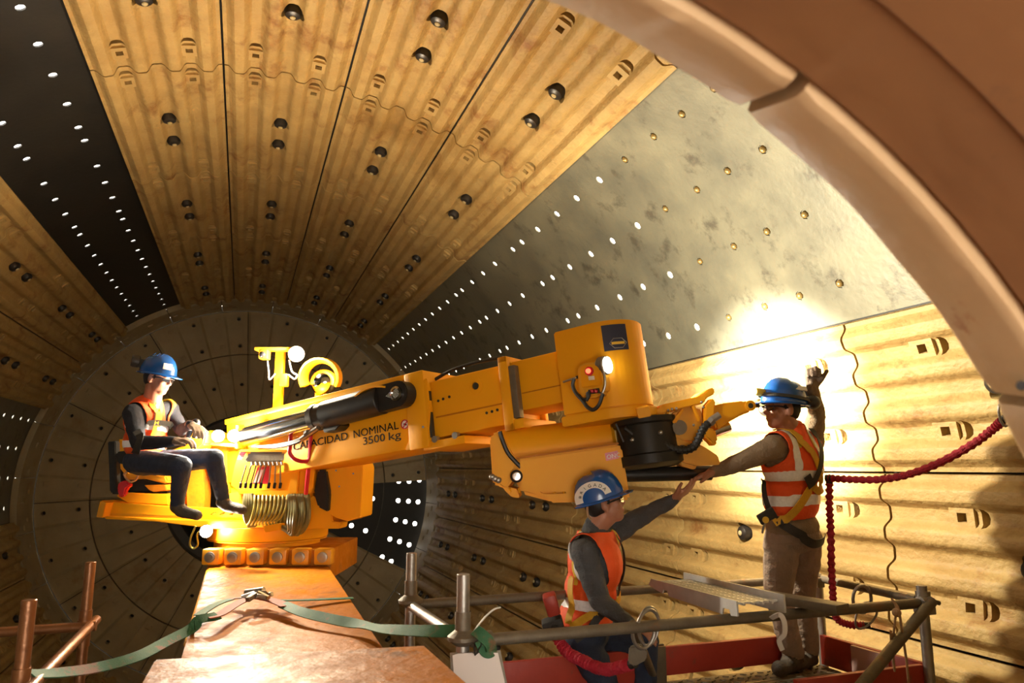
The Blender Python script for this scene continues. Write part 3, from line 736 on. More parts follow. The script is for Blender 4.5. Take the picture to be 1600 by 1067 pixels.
bm = NB(); lathe(bm, frame(pj, RGT, gn), [(.015, 0), (.015, .013), (.001, .014)], 12); obj('jaw_pin', bm, 'dark_steel', gr); bm = NB(); cyl(bm, on_plane(1176, 634, gp-gn*.03, gn), on_plane(1186, 633, gp-gn*.03, gn), .014, n=10); obj('jaw_tip', bm, 'dark_steel', gr)
gslab('jaw_bracket', [(1102, 634), (1112, 622), (1118, 626), (1116, 650), (1112, 668), (1100, 664)], .045, .08, 'yellow')
gslab('claw', [(1098, 676), (1106, 668), (1118, 670), (1122, 690), (1116, 698), (1108, 688), (1100, 682)], .02, .10, 'yellow', .01)
bm = NB(); cyl(bm, on_plane(1112, 676, gp-gn*.10, gn), on_plane(1138, 666, gp-gn*.12, gn), .034, n=18); obj('jaw_cylinder', bm, 'chrome', gr)
bm = NB(); cyl(bm, on_plane(1112, 656, gp+gn*.05, gn), on_plane(1124, 648, gp+gn*.05, gn), .020, n=12); cyl(bm, on_plane(1108, 662, gp+gn*.05, gn), on_plane(1113, 656, gp+gn*.05, gn), .026, n=6); obj('hose_coupling', bm, 'galv', gr)
bm = NB(); hp = smooth_path([on_plane(x, y, gp+gn*.06, gn) for x, y in ((1013, 640), (1019, 660), (1027, 680), (1038, 694), (1055, 702), (1072, 703), (1086, 696), (1094, 680), (1100, 668), (1108, 661))], 5); tube(bm, hp, .021, 10); obj('grapple_hose', bm, 'hose_black', gr)
for i in range(1, len(hp)-1, 2):
    bm = NB(); t = (hp[i+1]-hp[i-1]).normalized(); cyl(bm, hp[i]-t*.004, hp[i]+t*.004, .025, n=10); obj('hose_ring', bm, 'black_steel', gr)
bm = NB(); cyl(bm, on_plane(1012, 636, gp+gn*.06, gn), on_plane(1019, 662, gp+gn*.06, gn), .014, n=10); obj('hose_fitting', bm, 'galv', gr)
bm = NB(); lathe(bm, frame(on_plane(1042, 688, gp, gn), RGT, gn), [(.018, 0), (.018, .003), (.001, .004)], 14); obj('warning_sticker', bm, 'pink_white', gr)
for q in ((1044, 641), (1050, 639), (1057, 638), (1096, 628), (1099, 636), (1084, 664)):
    bm = NB(); ball(bm, on_plane(q[0], q[1], gp+gn*.035, gn), .008, 8); obj('bolt', bm, 'galv', gr)
gslab('lower_link', [(1058, 716), (1078, 714), (1090, 726), (1086, 734), (1064, 728)], -.05, .14, 'yellow_worn')
# black arm running under the head towards the helper's hand
bm = NB(); cyl(bm, PT(958, 742, 4.25), PT(1112, 739, 4.25), .042, n=20, bev=.006); obj('black_arm', bm, 'black_steel', mach)
# ---------------------------------------------------------------- base
zt = lambda py, d: PT(420, py, d).z
pc = Vector((PIV.x, PIV.y, 0)); Mz = Matrix.Translation(pc)
bm = NB(); lathe(bm, Mz, [(.40, zt(862, 5.45)), (.40, zt(849, 5.45)), (.452, zt(847, 5.45)), (.452, zt(845.5, 5.45))], 48); obj('turntable_base', bm, 'yellow', mach)
bm = NB(); lathe(bm, Mz, [(.455, zt(844.5, 5.45)), (.46, zt(842, 5.45)), (.46, zt(824, 5.45)), (.44, zt(821, 5.45)), (.1, zt(821, 5.45))], 48); obj('turntable_ring', bm, 'yellow', mach)
zb = zt(821, 5.45)
e1 = Vector((math.cos(R_(-26)), math.sin(R_(-26)), 0)); en = Vector((math.sin(R_(-26)), -math.cos(R_(-26)), 0))
def mslab(name, pix, dep, th, m, parent=mach, bev=.006, ref=None): 
    r = ref or (sum(p[0] for p in pix)/len(pix), sum(p[1] for p in pix)/len(pix)); return slab(name, pix, PT(r[0], r[1], dep), en, th, m, parent, bev)
mslab('pedestal', [(355, 690), (500, 690), (505, 800), (500, 826), (372, 826), (360, 800)], 5.62, .55, 'yellow', bev=.012)
mslab('pedestal_cheek', [(468, 772), (492, 776), (508, 796), (518, 800), (520, 814), (532, 816), (530, 826), (472, 826)], 5.45, .18, 'yellow')
mslab('slew_column', [(494, 724), (545, 718), (552, 724), (545, 815), (522, 808), (513, 800), (508, 780)], 5.42, .34, 'yellow', bev=.008)
mslab('slew_column_side', [(545, 718), (561, 714), (567, 730), (563, 808), (541, 815)], 5.40, .30, 'yellow', bev=.006)
for q in ((525, 735), (530, 760), (552, 740)):
    bm = NB(); cyl(bm, PT(q[0], q[1], 5.40), PT(q[0], q[1], 5.38), .007, n=8); obj('bolt', bm, 'dark_steel', mach)
mslab('rubber_gaiter', [(496, 734), (508, 734), (514, 770), (512, 800), (496, 792), (490, 770)], 5.38, .12, 'black_steel', bev=.012)
# lever console
con = mslab('lever_console', [(366, 728), (374, 704), (484, 704), (490, 708), (486, 770), (470, 772), (372, 768), (360, 758)], 5.40, .22, 'yellow', bev=.006)
mslab('console_cover', [(380, 722), (388, 706), (452, 706), (456, 722)], 5.36, .05, 'galv_worn', con, .012)
mslab('console_rim', [(372, 706), (376, 702), (484, 703), (484, 706)], 5.35, .10, 'yellow', con, .002)
mslab('console_label', [(370, 718), (376, 706), (384, 706), (378, 718)], 5.37, .01, 'pink_white', con, 0); mslab('console_label', [(372, 710), (376, 706), (383, 706), (380, 711)], 5.365, .01, 'red_gloss', con, 0)
mslab('console_tray', [(370, 764), (372, 772), (480, 778), (480, 768)], 5.35, .12, 'yellow', con)
mslab('console_bracket', [(449, 770), (458, 726), (468, 722), (464, 772)], 5.34, .03, 'yellow', con); mslab('console_bracket', [(480, 710), (492, 706), (488, 764), (478, 766)], 5.34, .03, 'yellow', con)
mslab('hazard_label', [(394, 756), (402, 730), (424, 728), (418, 756)], 5.375, .006, 'red_gloss', con, 0)
mslab('hazard_stripe', [(403, 735), (412, 733), (404, 754), (396, 754)], 5.372, .006, 'pink_white', con, 0)
for i in range(8):
    x0 = 385+i*7.6; x1 = 376+i*7.9 if i < 5 else 420+(i-5)*9
    lv = empty('lever'); bpy.data.objects.remove(lv)
    bm = NB(); cyl(bm, PT(x0, 727, 5.33), PT(x1, 757, 5.31), .0055, n=8); lev = obj('lever', bm, 'galv', con)
    bm = NB(); cyl(bm, PT(x1+.8, 754, 5.31), PT(x1-.8, 763, 5.305), .011, n=10, bev=.003); obj('knob', bm, 'black', lev)
for i in range(8):
    bm = NB(); x0 = 394+i*6.6; cyl(bm, PT(x0, 722, 5.33), PT(x0+1, 727, 5.32), .012, n=10); obj('lever_boot', bm, 'galv', con)
# hose bundle
hb = None
for i in range(9):
    x = 396+i*6.3; 
    bm = NB(); tube(bm, smooth_path([PT(x+2, 774, 5.33), PT(x+1-i*.1, 792, 5.26), PT(x-2-i*.5, 806, 5.24), PT(x-6-i*1.2, 816, 5.26), PT(x-10, 820, 5.30)], 5), .0075, 8); obj('console_hose', bm, 'hose_yellow', mach)
for i in range(8):
    x = 452+i*4; bm = NB(); tube(bm, smooth_path([PT(x, 774, 5.33), PT(x+2, 795, 5.25-.01*(i % 3)), PT(x, 815, 5.22-.01*(i % 3)), PT(452+i*2.5, 828+(i % 3)*3, 5.22), PT(440+i*2, 824, 5.26)], 5), .019, 8); obj('console_hose', bm, 'hose_olive', mach)
for i in range(4):
    x = 384+i*3; bm = NB(); tube(bm, smooth_path([PT(x, 772, 5.34), PT(x-2+i, 790, 5.30), PT(x, 810, 5.30), PT(x+6, 822, 5.32)], 5), .017, 8); obj('console_hose', bm, 'hose_olive', mach)
for i in range(11):
    x = 390+i*8; bm = NB(); tube(bm, smooth_path([PT(x, 773, 5.40), PT(x+1, 795, 5.37), PT(x, 812, 5.37), PT(x-4, 824, 5.40)], 5), .019, 8); obj('console_hose', bm, 'hose_olive', mach)
mslab('base_bracket', [(410, 822), (436, 818), (438, 828), (414, 832)], 5.22, .10, 'yellow', bev=.004)
# red guard handle
bm = NB(); hpx = [(453, 700), (455, 672), (460, 660), (470, 656), (482, 658), (486, 664), (485, 690), (484, 716), (474, 721), (460, 717), (453, 708)]
tube(bm, smooth_path([PT(x, y, 5.22) for x, y in hpx]+[PT(453, 700, 5.22)], 4)[:-1], .015, 10, closed=True); tube(bm, [PT(485, 700, 5.22), PT(478, 772, 5.26)], .015, 10); obj('guard_handle', bm, 'red_gloss', mach)
# operator's platform --------------------------------------------------
pf = mslab('platform_tray', [(150, 808), (156, 783), (250, 790), (386, 796), (378, 816), (245, 815)], 5.45, .03, 'yellow', bev=.004, ref=(300, 800))
po = PT(300, 800, 5.45)
def pz(px, py, back): return on_plane(px, py, po, en)-en*back
bm = NB(); f = [pz(160, 805, 0), pz(378, 814, 0)]; b_ = [pz(378, 814, .62), pz(160, 805, .62)]
vsx = [bm.verts.new(p) for p in f+b_]; bm.faces.new(vsx); r = bmesh.ops.extrude_face_region(bm, geom=bm.faces[:]); bmesh.ops.translate(bm, vec=(0, 0, .02), verts=[g for g in r['geom'] if isinstance(g, bmesh.types.BMVert)])
obj('platform_floor', bm, 'yellow_worn', mach)
mslab('platform_beam', [(160, 806), (250, 811), (430, 815), (428, 824), (330, 826), (245, 815), (165, 811)], 5.40, .5, 'yellow', bev=.005, ref=(300, 812))
def cut_slots(o, polys, org, n, depth):
    """real openings: outlines on the plane (org, n), cut depth into the part"""
    n = Vector(n).normalized(); c = NB()
    for pix in polys:
        P_ = [on_plane(x, y, org, n) for x, y in pix]; a = [c.verts.new(p+n*.05) for p in P_]; b = [c.verts.new(p-n*depth) for p in P_]; k = len(P_)
        c.faces.new(a); c.faces.new(b[::-1])
        for i in range(k): c.faces.new((a[i], b[i], b[(i+1) % k], a[(i+1) % k]))
    m = o.data.materials[0]; me = boolean(o.data, c); finish(me)
    if not me.materials: me.materials.append(m)
    o.data = me
cut_slots(pf, [[(q-5, 804), (q+1, 800), (q+6, 800), (q+1, 805)] for q in (333, 347, 362)], PT(300, 800, 5.45), en, .05)
mslab('platform_end_plate', [(150, 808), (158, 782), (166, 786), (160, 808)], 5.44, .5, 'yellow_worn', bev=.004)
# seat
mslab('seat_shell', [(168, 692), (181, 688), (187, 700), (194, 764), (205, 770), (262, 768), (262, 773), (172, 772)], 5.72, .42, 'seat_black', bev=.012)
mslab('seat_side', [(168, 690), (180, 689), (182, 768), (171, 768)], 5.62, .06, 'seat_black', bev=.006)
mslab('backrest', [(180, 690), (186, 682), (196, 684), (200, 705), (206, 745), (196, 750), (184, 735)], 5.74, .40, 'yellow_worn', bev=.025)
mslab('armrest', [(180, 706), (204, 703), (206, 722), (200, 726), (182, 724)], 5.58, .09, 'seat_black', bev=.012)
mslab('seat_cushion', [(195, 740), (225, 737), (258, 743), (262, 752), (258, 756), (225, 748), (196, 750)], 5.66, .42, 'yellow_worn', bev=.012)
mslab('seat_pan', [(196, 750), (225, 748), (258, 757), (260, 768), (200, 768)], 5.70, .40, 'seat_black', bev=.01)
mslab('seat_box', [(180, 774), (190, 770), (262, 772), (264, 790), (200, 786)], 5.58, .40, 'yellow', bev=.008)
mslab('seat_bracket', [(225, 758), (258, 757), (260, 766), (240, 769), (232, 765)], 5.60, .1, 'beam_orange', bev=.004)
bm = NB(); tube(bm, smooth_path([PT(x, y, 5.54) for x, y in ((206, 702), (211, 712), (208, 722), (197, 738), (194, 742), (202, 752), (212, 750), (216, 742))]), .008); obj('seat_belt', bm, 'rope', mach)
mslab('belt_buckle', [(184, 754), (196, 750), (204, 758), (196, 764), (194, 774), (186, 778), (182, 765)], 5.53, .05, 'red_gloss', bev=.01)
# joystick console under the hands
mslab('joystick_console', [(268, 703), (290, 695), (300, 682), (312, 672), (322, 676), (318, 694), (300, 710), (290, 714), (276, 712)], 5.42, .16, 'yellow', bev=.01)
mslab('front_panel', [(312, 676), (330, 672), (356, 690), (358, 770), (346, 772), (330, 740), (314, 700)], 5.68, .20, 'yellow', bev=.008)
bm = NB(); cyl(bm, PT(292, 690, 5.36), PT(299, 668, 5.33), .022, n=12, bev=.004); cyl(bm, PT(304, 684, 5.34), PT(309, 664, 5.33), .020, n=12, bev=.004); obj('joystick', bm, 'black', mach)
bm = NB(); ball(bm, PT(306, 660, 5.33), .03, 12); obj('joystick_pod', bm, 'black', mach)
mslab('knee_panel', [(290, 736), (316, 730), (320, 770), (318, 798), (292, 798)], 5.74, .1, 'beam_orange', bev=.004)
# foot pedal area
mslab('pedal', [(346, 772), (376, 768), (382, 788), (350, 790)], 5.52, .2, 'yellow_worn', bev=.006)
# lamps of the machine
def mach_lamp(px, py, dep, r, direction, host, m='lamp_white'):
    p = PT(px, py, dep); d = Vector(direction).normalized()
    bm = NB(); lathe(bm, frame(p-d*r*.9, d.orthogonal(), d), [(r*.35, 0), (r*.8, r*.3), (r*1.02, r*.75), (r*1.02, r*1.0), (r*.9, r*1.02)], 20); h = obj('lamp_housing', bm, 'dark_steel', host)
    bm = NB(); lathe(bm, frame(p-d*r*.9, d.orthogonal(), d), [(r*.92, r*1.02), (r*.8, r*1.2), (r*.45, r*1.34), (.001, r*1.38)], 20); obj('lamp_glass', bm, m, h)
    return p+d*r*.9
bm = NB(); cyl(bm, PT(374, 700, 5.45), PT(375, 664, 5.45), .03, n=12); obj('lamp_post', bm, 'yellow', mach)
mslab('lamp_shelf', [(318, 690), (376, 694), (376, 699), (320, 695)], 5.50, .12, 'yellow', bev=.003)
mast = None
bm = NB(); box(bm, frame(PT(436, 600, 5.85), RGT, (0, 0, 1)), -.033, .033, -.03, .03, -.36, .27, .004); mast = obj('lamp_mast', bm, 'yellow', mach)
bm = NB(); box(bm, frame(PT(434, 546, 5.80), RGT, (0, 0, 1)), -.17, .12, -.05, .05, -.012, .012, .003); obj('mast_crossbar', bm, 'yellow_worn', mast)
bm = NB(); box(bm, frame(PT(414, 553, 5.76), RGT, (0, 0, 1)), -.035, .035, -.05, .04, -.045, .03, .01); obj('mast_box', bm, 'yellow_worn', mast)
bm = NB(); ball(bm, PT(410, 554, 5.70), .026, 12); obj('camera_lens', bm, 'lens', mast)
bm = NB(); box(bm, frame(PT(444, 594, 5.78), RGT, (0, 0, 1)), -.03, .03, -.03, .03, -.05, .05, .006); obj('mast_clamp', bm, 'yellow', mast)
bm = NB(); tube(bm, smooth_path([PT(x, y, 5.77) for x, y in ((452, 562), (456, 580), (464, 586), (460, 592), (450, 585))]), .006); obj('mast_cable', bm, 'wire_white', mast); bm = NB(); tube(bm, smooth_path([PT(x, y, 5.77) for x, y in ((418, 564), (420, 580), (421, 593), (430, 584))]), .005); obj('mast_cable', bm, 'wire_white', mast)
# convex mirror with hood
mp = PT(502, 590, 5.85); mdir = (CAM-mp).normalized(); Mm = frame(mp, RGT, mdir)
bm = NB(); 
hood = []
for i in range(19):
    t = R_(-28+236*i/18); hood.append([(.115, -.05), (.16, -.05), (.16, .09), (.145, .09), (.115, .0)])
rings = []
for i in range(19):
    t = R_(-28+236*i/18); rings.append([bm.verts.new(Mm @ Vector((r*math.cos(t), r*math.sin(t), z))) for r, z in hood[i]])
for i in range(18):
    for k in range(5): bm.faces.new((rings[i][k], rings[i][(k+1) % 5], rings[i+1][(k+1) % 5], rings[i+1][k]))
bm.faces.new(rings[0]); bm.faces.new(rings[-1][::-1]); mh = obj('mirror_hood', bm, 'yellow', mach)
bm = NB(); Mm2 = frame(PT(505, 597, 5.83), RGT, mdir); lathe(bm, Mm2, [(.105, -.02), (.104, .0), (.09, .03), (.06, .052), (.03, .062), (.0005, .066)], 28, cap=False); obj('convex_mirror', bm, 'mirror', mh)
bm = NB(); box(bm, frame(PT(497, 622, 5.85), RGT, (0, 0, 1)), -.022, .022, -.02, .02, -.14, .06, .003); obj('mirror_stem', bm, 'yellow', mh)
# actual light of the machine's lamps
L1P = mach_lamp(463, 553, 5.72, .062, CAM-PT(463, 553, 5.72)+Vector((.3, 0, -.3)), mach)
L2P = mach_lamp(341, 681, 5.45, .046, (CAM-PT(341, 681, 5.45))+Vector((-.5, 0, .2)), mach)
L3P = mach_lamp(366, 681, 5.42, .050, (CAM-PT(366, 681, 5.42))+Vector((-.2, 0, .2)), mach)
L4P = mach_lamp(322, 830, 5.36, .048, (CAM-PT(322, 830, 5.36))+Vector((1.4, 0, 0)), mach)
bm = NB(); tube(bm, smooth_path([PT(x, y, 5.36) for x, y in ((306, 822), (298, 840), (297, 852), (303, 857), (309, 850), (308, 836), (314, 828))]), .007); obj('lamp_cable', bm, 'hose_yellow', mach)
cut_slots(cdoor, [[(843, 768), (857, 765), (862, 768), (884, 768), (884, 771), (850, 772)]], mo+mn2*.045, mn2, .07)
reparent(mach)
lamp('mast_lamp', 'POINT', L1P, MAST_W, (1, .84, .58), None, .06)
lamp('front_lamp', 'SPOT', L3P, FRONT_W*FRONT2, (1, .90, .70), L3P+Vector((.25, -1, .2)), .06, 165, .4)
lamp('head_lamp_small', 'SPOT', LPOS+LDIR*.035, PUCK_W, (1, .93, .80), LPOS+LDIR, .045, 150, .5)
lamp('front_lamp', 'POINT', L2P, FRONT_W, (1, .90, .70), None, .06)
lamp('low_lamp', 'SPOT', L4P, LOW_W, (1, .95, .80), L4P+Vector((.9, -.35, -.05)), .05, 165, .6)
# ================================================================== support beam, straps
def floor_z(x, r=3.90): return -math.sqrt(max(.01, r*r-x*x))
beam = empty('support_beam', (.105, 5.4, -.75)); tag(beam, 'orange steel support beam carrying the liner handler, six bolted lugs at its end', 'beam')
def quadbox(pts, th):
    bm = NB(); a = [bm.verts.new(p) for p in pts]; b = [bm.verts.new(p-Vector((0, 0, th))) for p in pts]; n = len(pts)
    bm.faces.new(a); bm.faces.new(b[::-1])
    for i in range(n): bm.faces.new((a[i], b[i], b[(i+1) % n], a[(i+1) % n]))
    bmesh.ops.recalc_face_normals(bm, faces=bm.faces[:]); bmesh.ops.bevel(bm, geom=bm.edges[:], offset=.006, segments=2, affect='EDGES'); return bm
fl, fr, nr, nl = PT(326, 884, 5.25), PT(513, 884, 5.25), PT(600, 1013, 3.2), PT(285, 1021, 3.2)
mid = lambda a, b, t: a+(b-a)*t
far_l, far_r = mid(nl, fl, 1.28), mid(nr, fr, 1.28)
obj('beam_top', quadbox([nl+(nl-fl)*.6, nr+(nr-fr)*.6, fr, fl], .10), 'beam_orange', beam)
obj('beam_web', quadbox([nl+(nl-fl)*.55+Vector((.05, 0, -.10)), nr+(nr-fr)*.55+Vector((-.05, 0, -.10)), far_r+Vector((-.05, 0, -.10)), far_l+Vector((.05, 0, -.10))], .45), 'beam_orange', beam)
lugz0 = PT(420, 886, 5.25).z
bx = (fr-fl).normalized(); by = Vector((-bx.y, bx.x, 0)).normalized()
base_m = frame((fl+fr)/2, bx, (0, 0, 1)); wB = (fr-fl).length
hz = PT(420, 859, 5.25).z-lugz0
bm = NB(); box(bm, base_m, -wB/2-.02, wB/2+.01, .02, .95, -.10, hz-.01, .008); obj('end_block', bm, 'beam_orange', beam)
for i in range(6):
    x = -wB/2+.03+(wB-.06)*i/5
    bm = NB(); box(bm, base_m, x-.062, x+.062, -.06, .05, .012, hz, .012); lug = obj('lug', bm, 'yellow_worn', beam)
    bm = NB(); lathe(bm, frame(base_m @ Vector((x, -.06, hz*.55)), bx, -by), [(.037, 0), (.037, .014), (.026, .016), (.026, .02), (.001, .022)], 20); obj('lug_bolt', bm, 'galv', lug)
bm = NB(); tube(bm, [fl+Vector((0, 0, -.02)), mid(fl, nl, .9)+Vector((0, 0, -.02))], .012, 8); obj('edge_bead', bm, 'yellow_worn', beam)
# stand under the far end of the beam down to the drum
for sx in (-.24, .24):
    bm = NB(); p = Vector((.105+sx, 6.2, 0)); cyl(bm, (p.x, p.y, floor_z(p.x, 3.95)), (p.x, p.y, -.55), .06, n=16); obj('stand_leg', bm, 'beam_orange', beam)
for sx in (-.25, .25):
    bm = NB(); box(bm, Matrix.Translation((.105+sx, 0.4, 0)), -.08, .08, -.15, .15, -1.09, -.60, .01); obj('bearing_block', bm, 'beam_orange', beam)
reparent(beam)
c1, c2, c3, c4 = PT(242, 1030, 2.72), PT(664, 1008, 2.72), None, None
d_ = Vector((0, -1, 0)); c3 = c2+d_*1.6+Vector((.04, 0, 0)); c4 = c1+d_*1.6+Vector((-.04, 0, 0))
zz = min(c1.z, c2.z)-.0; pts = [Vector((c4.x, c4.y, c1.z)), Vector((c3.x, c3.y, c2.z)), c2, c1]
sp = obj('steel_cover_plate', quadbox(pts, .075), 'beam_orange'); tag(sp, 'wide scuffed orange steel plate lying across the near end of the beam', 'steel plate')
# ratchet strap across the beam
strap = empty('ratchet_strap', PT(400, 940, 4.0)); tag(strap, 'green and rust coloured ratchet strap tied over the orange beam', 'strap')
def zpt(px, py, z): return on_plane(px, py, (0, 0, z), Vector((0, 0, 1)))
ZB = -.225
sp1 = smooth_path([zpt(396, 932, ZB+.04), zpt(370, 944, ZB+.03), zpt(340, 962, ZB+.02), zpt(312, 968, ZB+.015), zpt(300, 982, ZB-.02), PT(262, 1002, 3.35), PT(215, 1026, 3.15), PT(150, 1044, 3.0), PT(90, 1052, 2.85), PT(48, 1054, 2.72)])
sp1b = smooth_path([zpt(398, 934, ZB+.045), zpt(365, 936, ZB+.025), zpt(335, 946, ZB+.02), zpt(310, 962, ZB+.01)])
sp2 = smooth_path([zpt(402, 934, ZB+.04), zpt(430, 940, ZB+.03), zpt(470, 956, ZB+.02), zpt(520, 968, ZB+.012), zpt(562, 976, ZB+.012), PT(600, 983, 3.2), PT(660, 986, 3.05), PT(718, 986, 2.98)])
sp3 = smooth_path([zpt(430, 939, ZB+.03), zpt(480, 938, ZB+.01), zpt(552, 935, ZB+.006)])
def strap_part(name, path, wd, m, nor=(0, 0, 1)):
    bm = NB(); ribbon(bm, path, nor, wd, .005); return obj(name, bm, m, strap)
strap_part('strap_band', sp1[12:], .055, 'strap_green', (.25, -.45, .85)); strap_part('strap_end', sp1[:16], .06, 'strap_rust')
strap_part('strap_band', sp1b, .05, 'strap_green'); strap_part('strap_end', sp2[:10], .07, 'strap_rust'); strap_part('strap_band', sp2[8:], .055, 'strap_green', (0, -.8, .6)); strap_part('strap_band', sp3, .045, 'strap_green')
strap_part('strap_hem', smooth_path([zpt(306, 975, ZB), PT(296, 1000, 3.55), PT(288, 1020, 3.5)]), .05, 'strap_green', (-1, -.3, 0))
for i in range(7):
    bm = NB(); a = i*.9; c = zpt(388+i*5, 930+3*math.sin(i*2.1), ZB+.05+.012*math.sin(i*1.7)); M = frame(c, (math.cos(a), math.sin(a), .3), (0, 0, 1)); box(bm, M, -.035, .035, -.014, .014, -.012, .012, .004); obj('ratchet_piece', bm, 'galv_worn' if i % 2 else 'galv', strap)
bm = NB(); cyl(bm, zpt(384, 926, ZB+.05), zpt(412, 922, ZB+.07), .018, n=12); obj('ratchet_spool', bm, 'galv', strap)
bm = NB(); tube(bm, smooth_path([zpt(404, 926, ZB+.07), zpt(412, 930, ZB+.06), zpt(420, 934, ZB+.05)]), .012); obj('ratchet_lever', bm, 'brass', strap)
reparent(strap)
# chain of the strap going down at the left edge of the beam is the strap hem above

# ================================================================== scaffolds
TR = .0245
def tubepart(name, a, b, m, parent, r=TR, n=14):
    bm = NB(); cyl(bm, a, b, r, n=n, bev=.002); return obj(name, bm, m, parent)
def coupler(p, ax, parent, m='galv_worn'):
    bm = NB(); M = frame(p, ax, (0, 0, 1)); lathe(bm, frame(Vector(p)-Vector(ax).normalized()*.028, Vector(ax).orthogonal(), ax), [(.036, 0), (.036, .056)], 14); box(bm, M, -.03, .03, -.045, .045, -.05, .01, .006); return obj('coupler', bm, m, parent)
sc = empty('scaffold_platform', (2.0, 3.4, -2.5)); tag(sc, 'galvanised tube scaffold platform with red toe boards beside the lining wall', 'scaffold')
X0, X1, YN, YF, ZR, ZD = .75, 3.2, 2.96, 3.8, -.17, -.66
for x, y, top in ((X0, YN, .09), (X0-.03, YF, .085), (3.215, YN, -.085), (3.31, YF, -.16)):
    tubepart('post', (x, y, floor_z(x, 3.88)), (x, y, top), 'galv', sc, .0265)
    bm = NB(); cyl(bm, (x, y, floor_z(x, 3.92)), (x, y, floor_z(x, 3.92)+.03), .07, n=14); obj('foot_plate', bm, 'galv_worn', sc)
for x, y, h in ((X0, YN, -.155), (X0-.03, YF, -.15)):
    bm = NB(); lathe(bm, Matrix.Translation((x, y, h)), [(.03, -.03), (.062, -.008), (.062, .006), (.032, .03), (.032, .10)], 18, cap=False); obj('rosette', bm, 'galv_worn', sc)
tubepart('rail', (X0+.03, YN-.01, ZR), (3.22, YN-.01, ZR), 'galv_worn', sc)
tubepart('rail', (X0, YF, ZR), (3.32, YF, ZR), 'galv_worn', sc)
tubepart('rail', (X0, YN+.03, ZR), (X0-.03, YF-.03, ZR), 'galv', sc)
tubepart('rail', (3.215, YN+.03, ZR+.01), (3.32, YF-.02, ZR), 'galv_worn', sc)
tubepart('brace', (3.23, YN-.045, -.155), PT(1338, 1080, 3.38), 'galv_worn', sc, .027)
tubepart('brace', (1.55, YN+.05, ZR), (2.12, YF, -.66), 'galv_worn', sc, .02)
coupler((3.2, YN-.02, ZR), (1, 0, 0), sc, 'galv'); coupler((3.22, YN, ZR+.03), (0, 0, 1), sc, 'galv')
coupler((X0+.09, YN-.01, ZR), (1, 0, 0), sc); coupler((3.29, YF, ZR), (1, 0, 0), sc)
bm = NB(); cyl(bm, (3.20, YN-.04, ZR+.02), (3.28, YN-.04, ZR+.0), .012, n=10); obj('coupler_bolt', bm, 'galv_worn', sc)
# coloured tape on the far rail
for x0, x1, m in ((2.30, 2.36, 'galv_worn'), (2.36, 2.40, 'red_paint'), (3.13, 3.17, 'red_paint'), (3.19, 3.24, 'white_label')):
    bm = NB(); cyl(bm, (x0, YF, ZR), (x1, YF, ZR), .0265, n=14); obj('rail_tape', bm, m, sc)
# toe boards
def board(name, a, b, z0, z1, th, m):
    a, b = Vector(a), Vector(b); d = (b-a); M = frame((a.x, a.y, 0), (d.x, d.y, 0), (0, 0, 1)); bm = NB(); box(bm, M, 0, math.hypot(d.x, d.y), -th/2, th/2, z0, z1, .004); return obj(name, bm, m, sc)
board('toe_board', (1.0, YF-.06, 0), (2.10, YF-.06, 0), -.66, -.47, .03, 'red_paint')
board('toe_board', (2.14, YF-.06, 0), (3.0, YF-.06, 0), -.62, -.47, .03, 'red_paint')
b2 = board('toe_board', (3.26, YF-.05, 0), (3.29, YN+.08, 0), -.66, -.49, .03, 'red_paint')
board('toe_board_stripe', (3.252, 3.50, 0), (3.262, 3.26, 0), -.64, -.495, .034, 'pink_white')
board('toe_board', (2.40, YN+.03, 0), (3.20, YN+.03, 0), -.66, -.475, .03, 'red_paint')
for x, y in ((2.10, YF-.09), (3.02, YF-.09), (2.12, YF-.04)):
    bm = NB(); box(bm, Matrix.Translation((x, y, 0)), -.04, .04, -.004, .012, -.66, -.46, .002); obj('toe_board_clip', bm, 'galv_worn', sc)
# deck: planks with a raised tread
for i in range(4):
    y0 = 3.0+i*.195
    bm = NB(); box(bm, IDM, 2.0, 3.24, y0, y0+.187, -.70, -.662, .004); dk = obj('deck_plank', bm, 'tread', sc)
    bm = NB()
    for a in range(20):
        for b_ in range(3): box(bm, frame((2.06+a*.06, y0+.035+b_*.055, -.662), (1, .6 if (a+b_) % 2 else -.6, 0), (0, 0, 1)), -.018, .018, -.004, .004, 0, .005)
    tag(obj('plank_tread', bm, 'tread', dk, False), kind='stuff')
for i in range(3):
    bm = NB(); box(bm, IDM, .80, 2.2, 3.05+i*.24, 3.05+i*.24+.23, -1.40, -1.355, .004); obj('lower_plank', bm, 'wood_plank', sc)
for y in (YN+.03, YF-.02): tubepart('ledger', (X0, y, -1.43), (3.0, y, -1.43), 'galv_worn', sc); tubepart('ledger', (1.9, y, -.73), (3.25, y, -.73), 'galv_worn', sc)
for x, y in ((1.95, YN+.03), (1.95, YF-.02)): tubepart('standard', (x, y, floor_z(x, 3.88)), (x, y, -.70), 'galv_worn', sc)
reparent(sc)
# aluminium step laid across the rails
st_ = empty('aluminium_step', (2.12, 3.3, -.13)); tag(st_, 'loose aluminium step with perforated tread laid across the scaffold rails', 'step')
q0, q1 = Vector((2.02, 3.66, -.12)), Vector((1.985, 2.84, -.105)); ux = (q1-q0).normalized(); Ms = frame(q0, ux, (0, 0, 1)); LL = (q1-q0).length
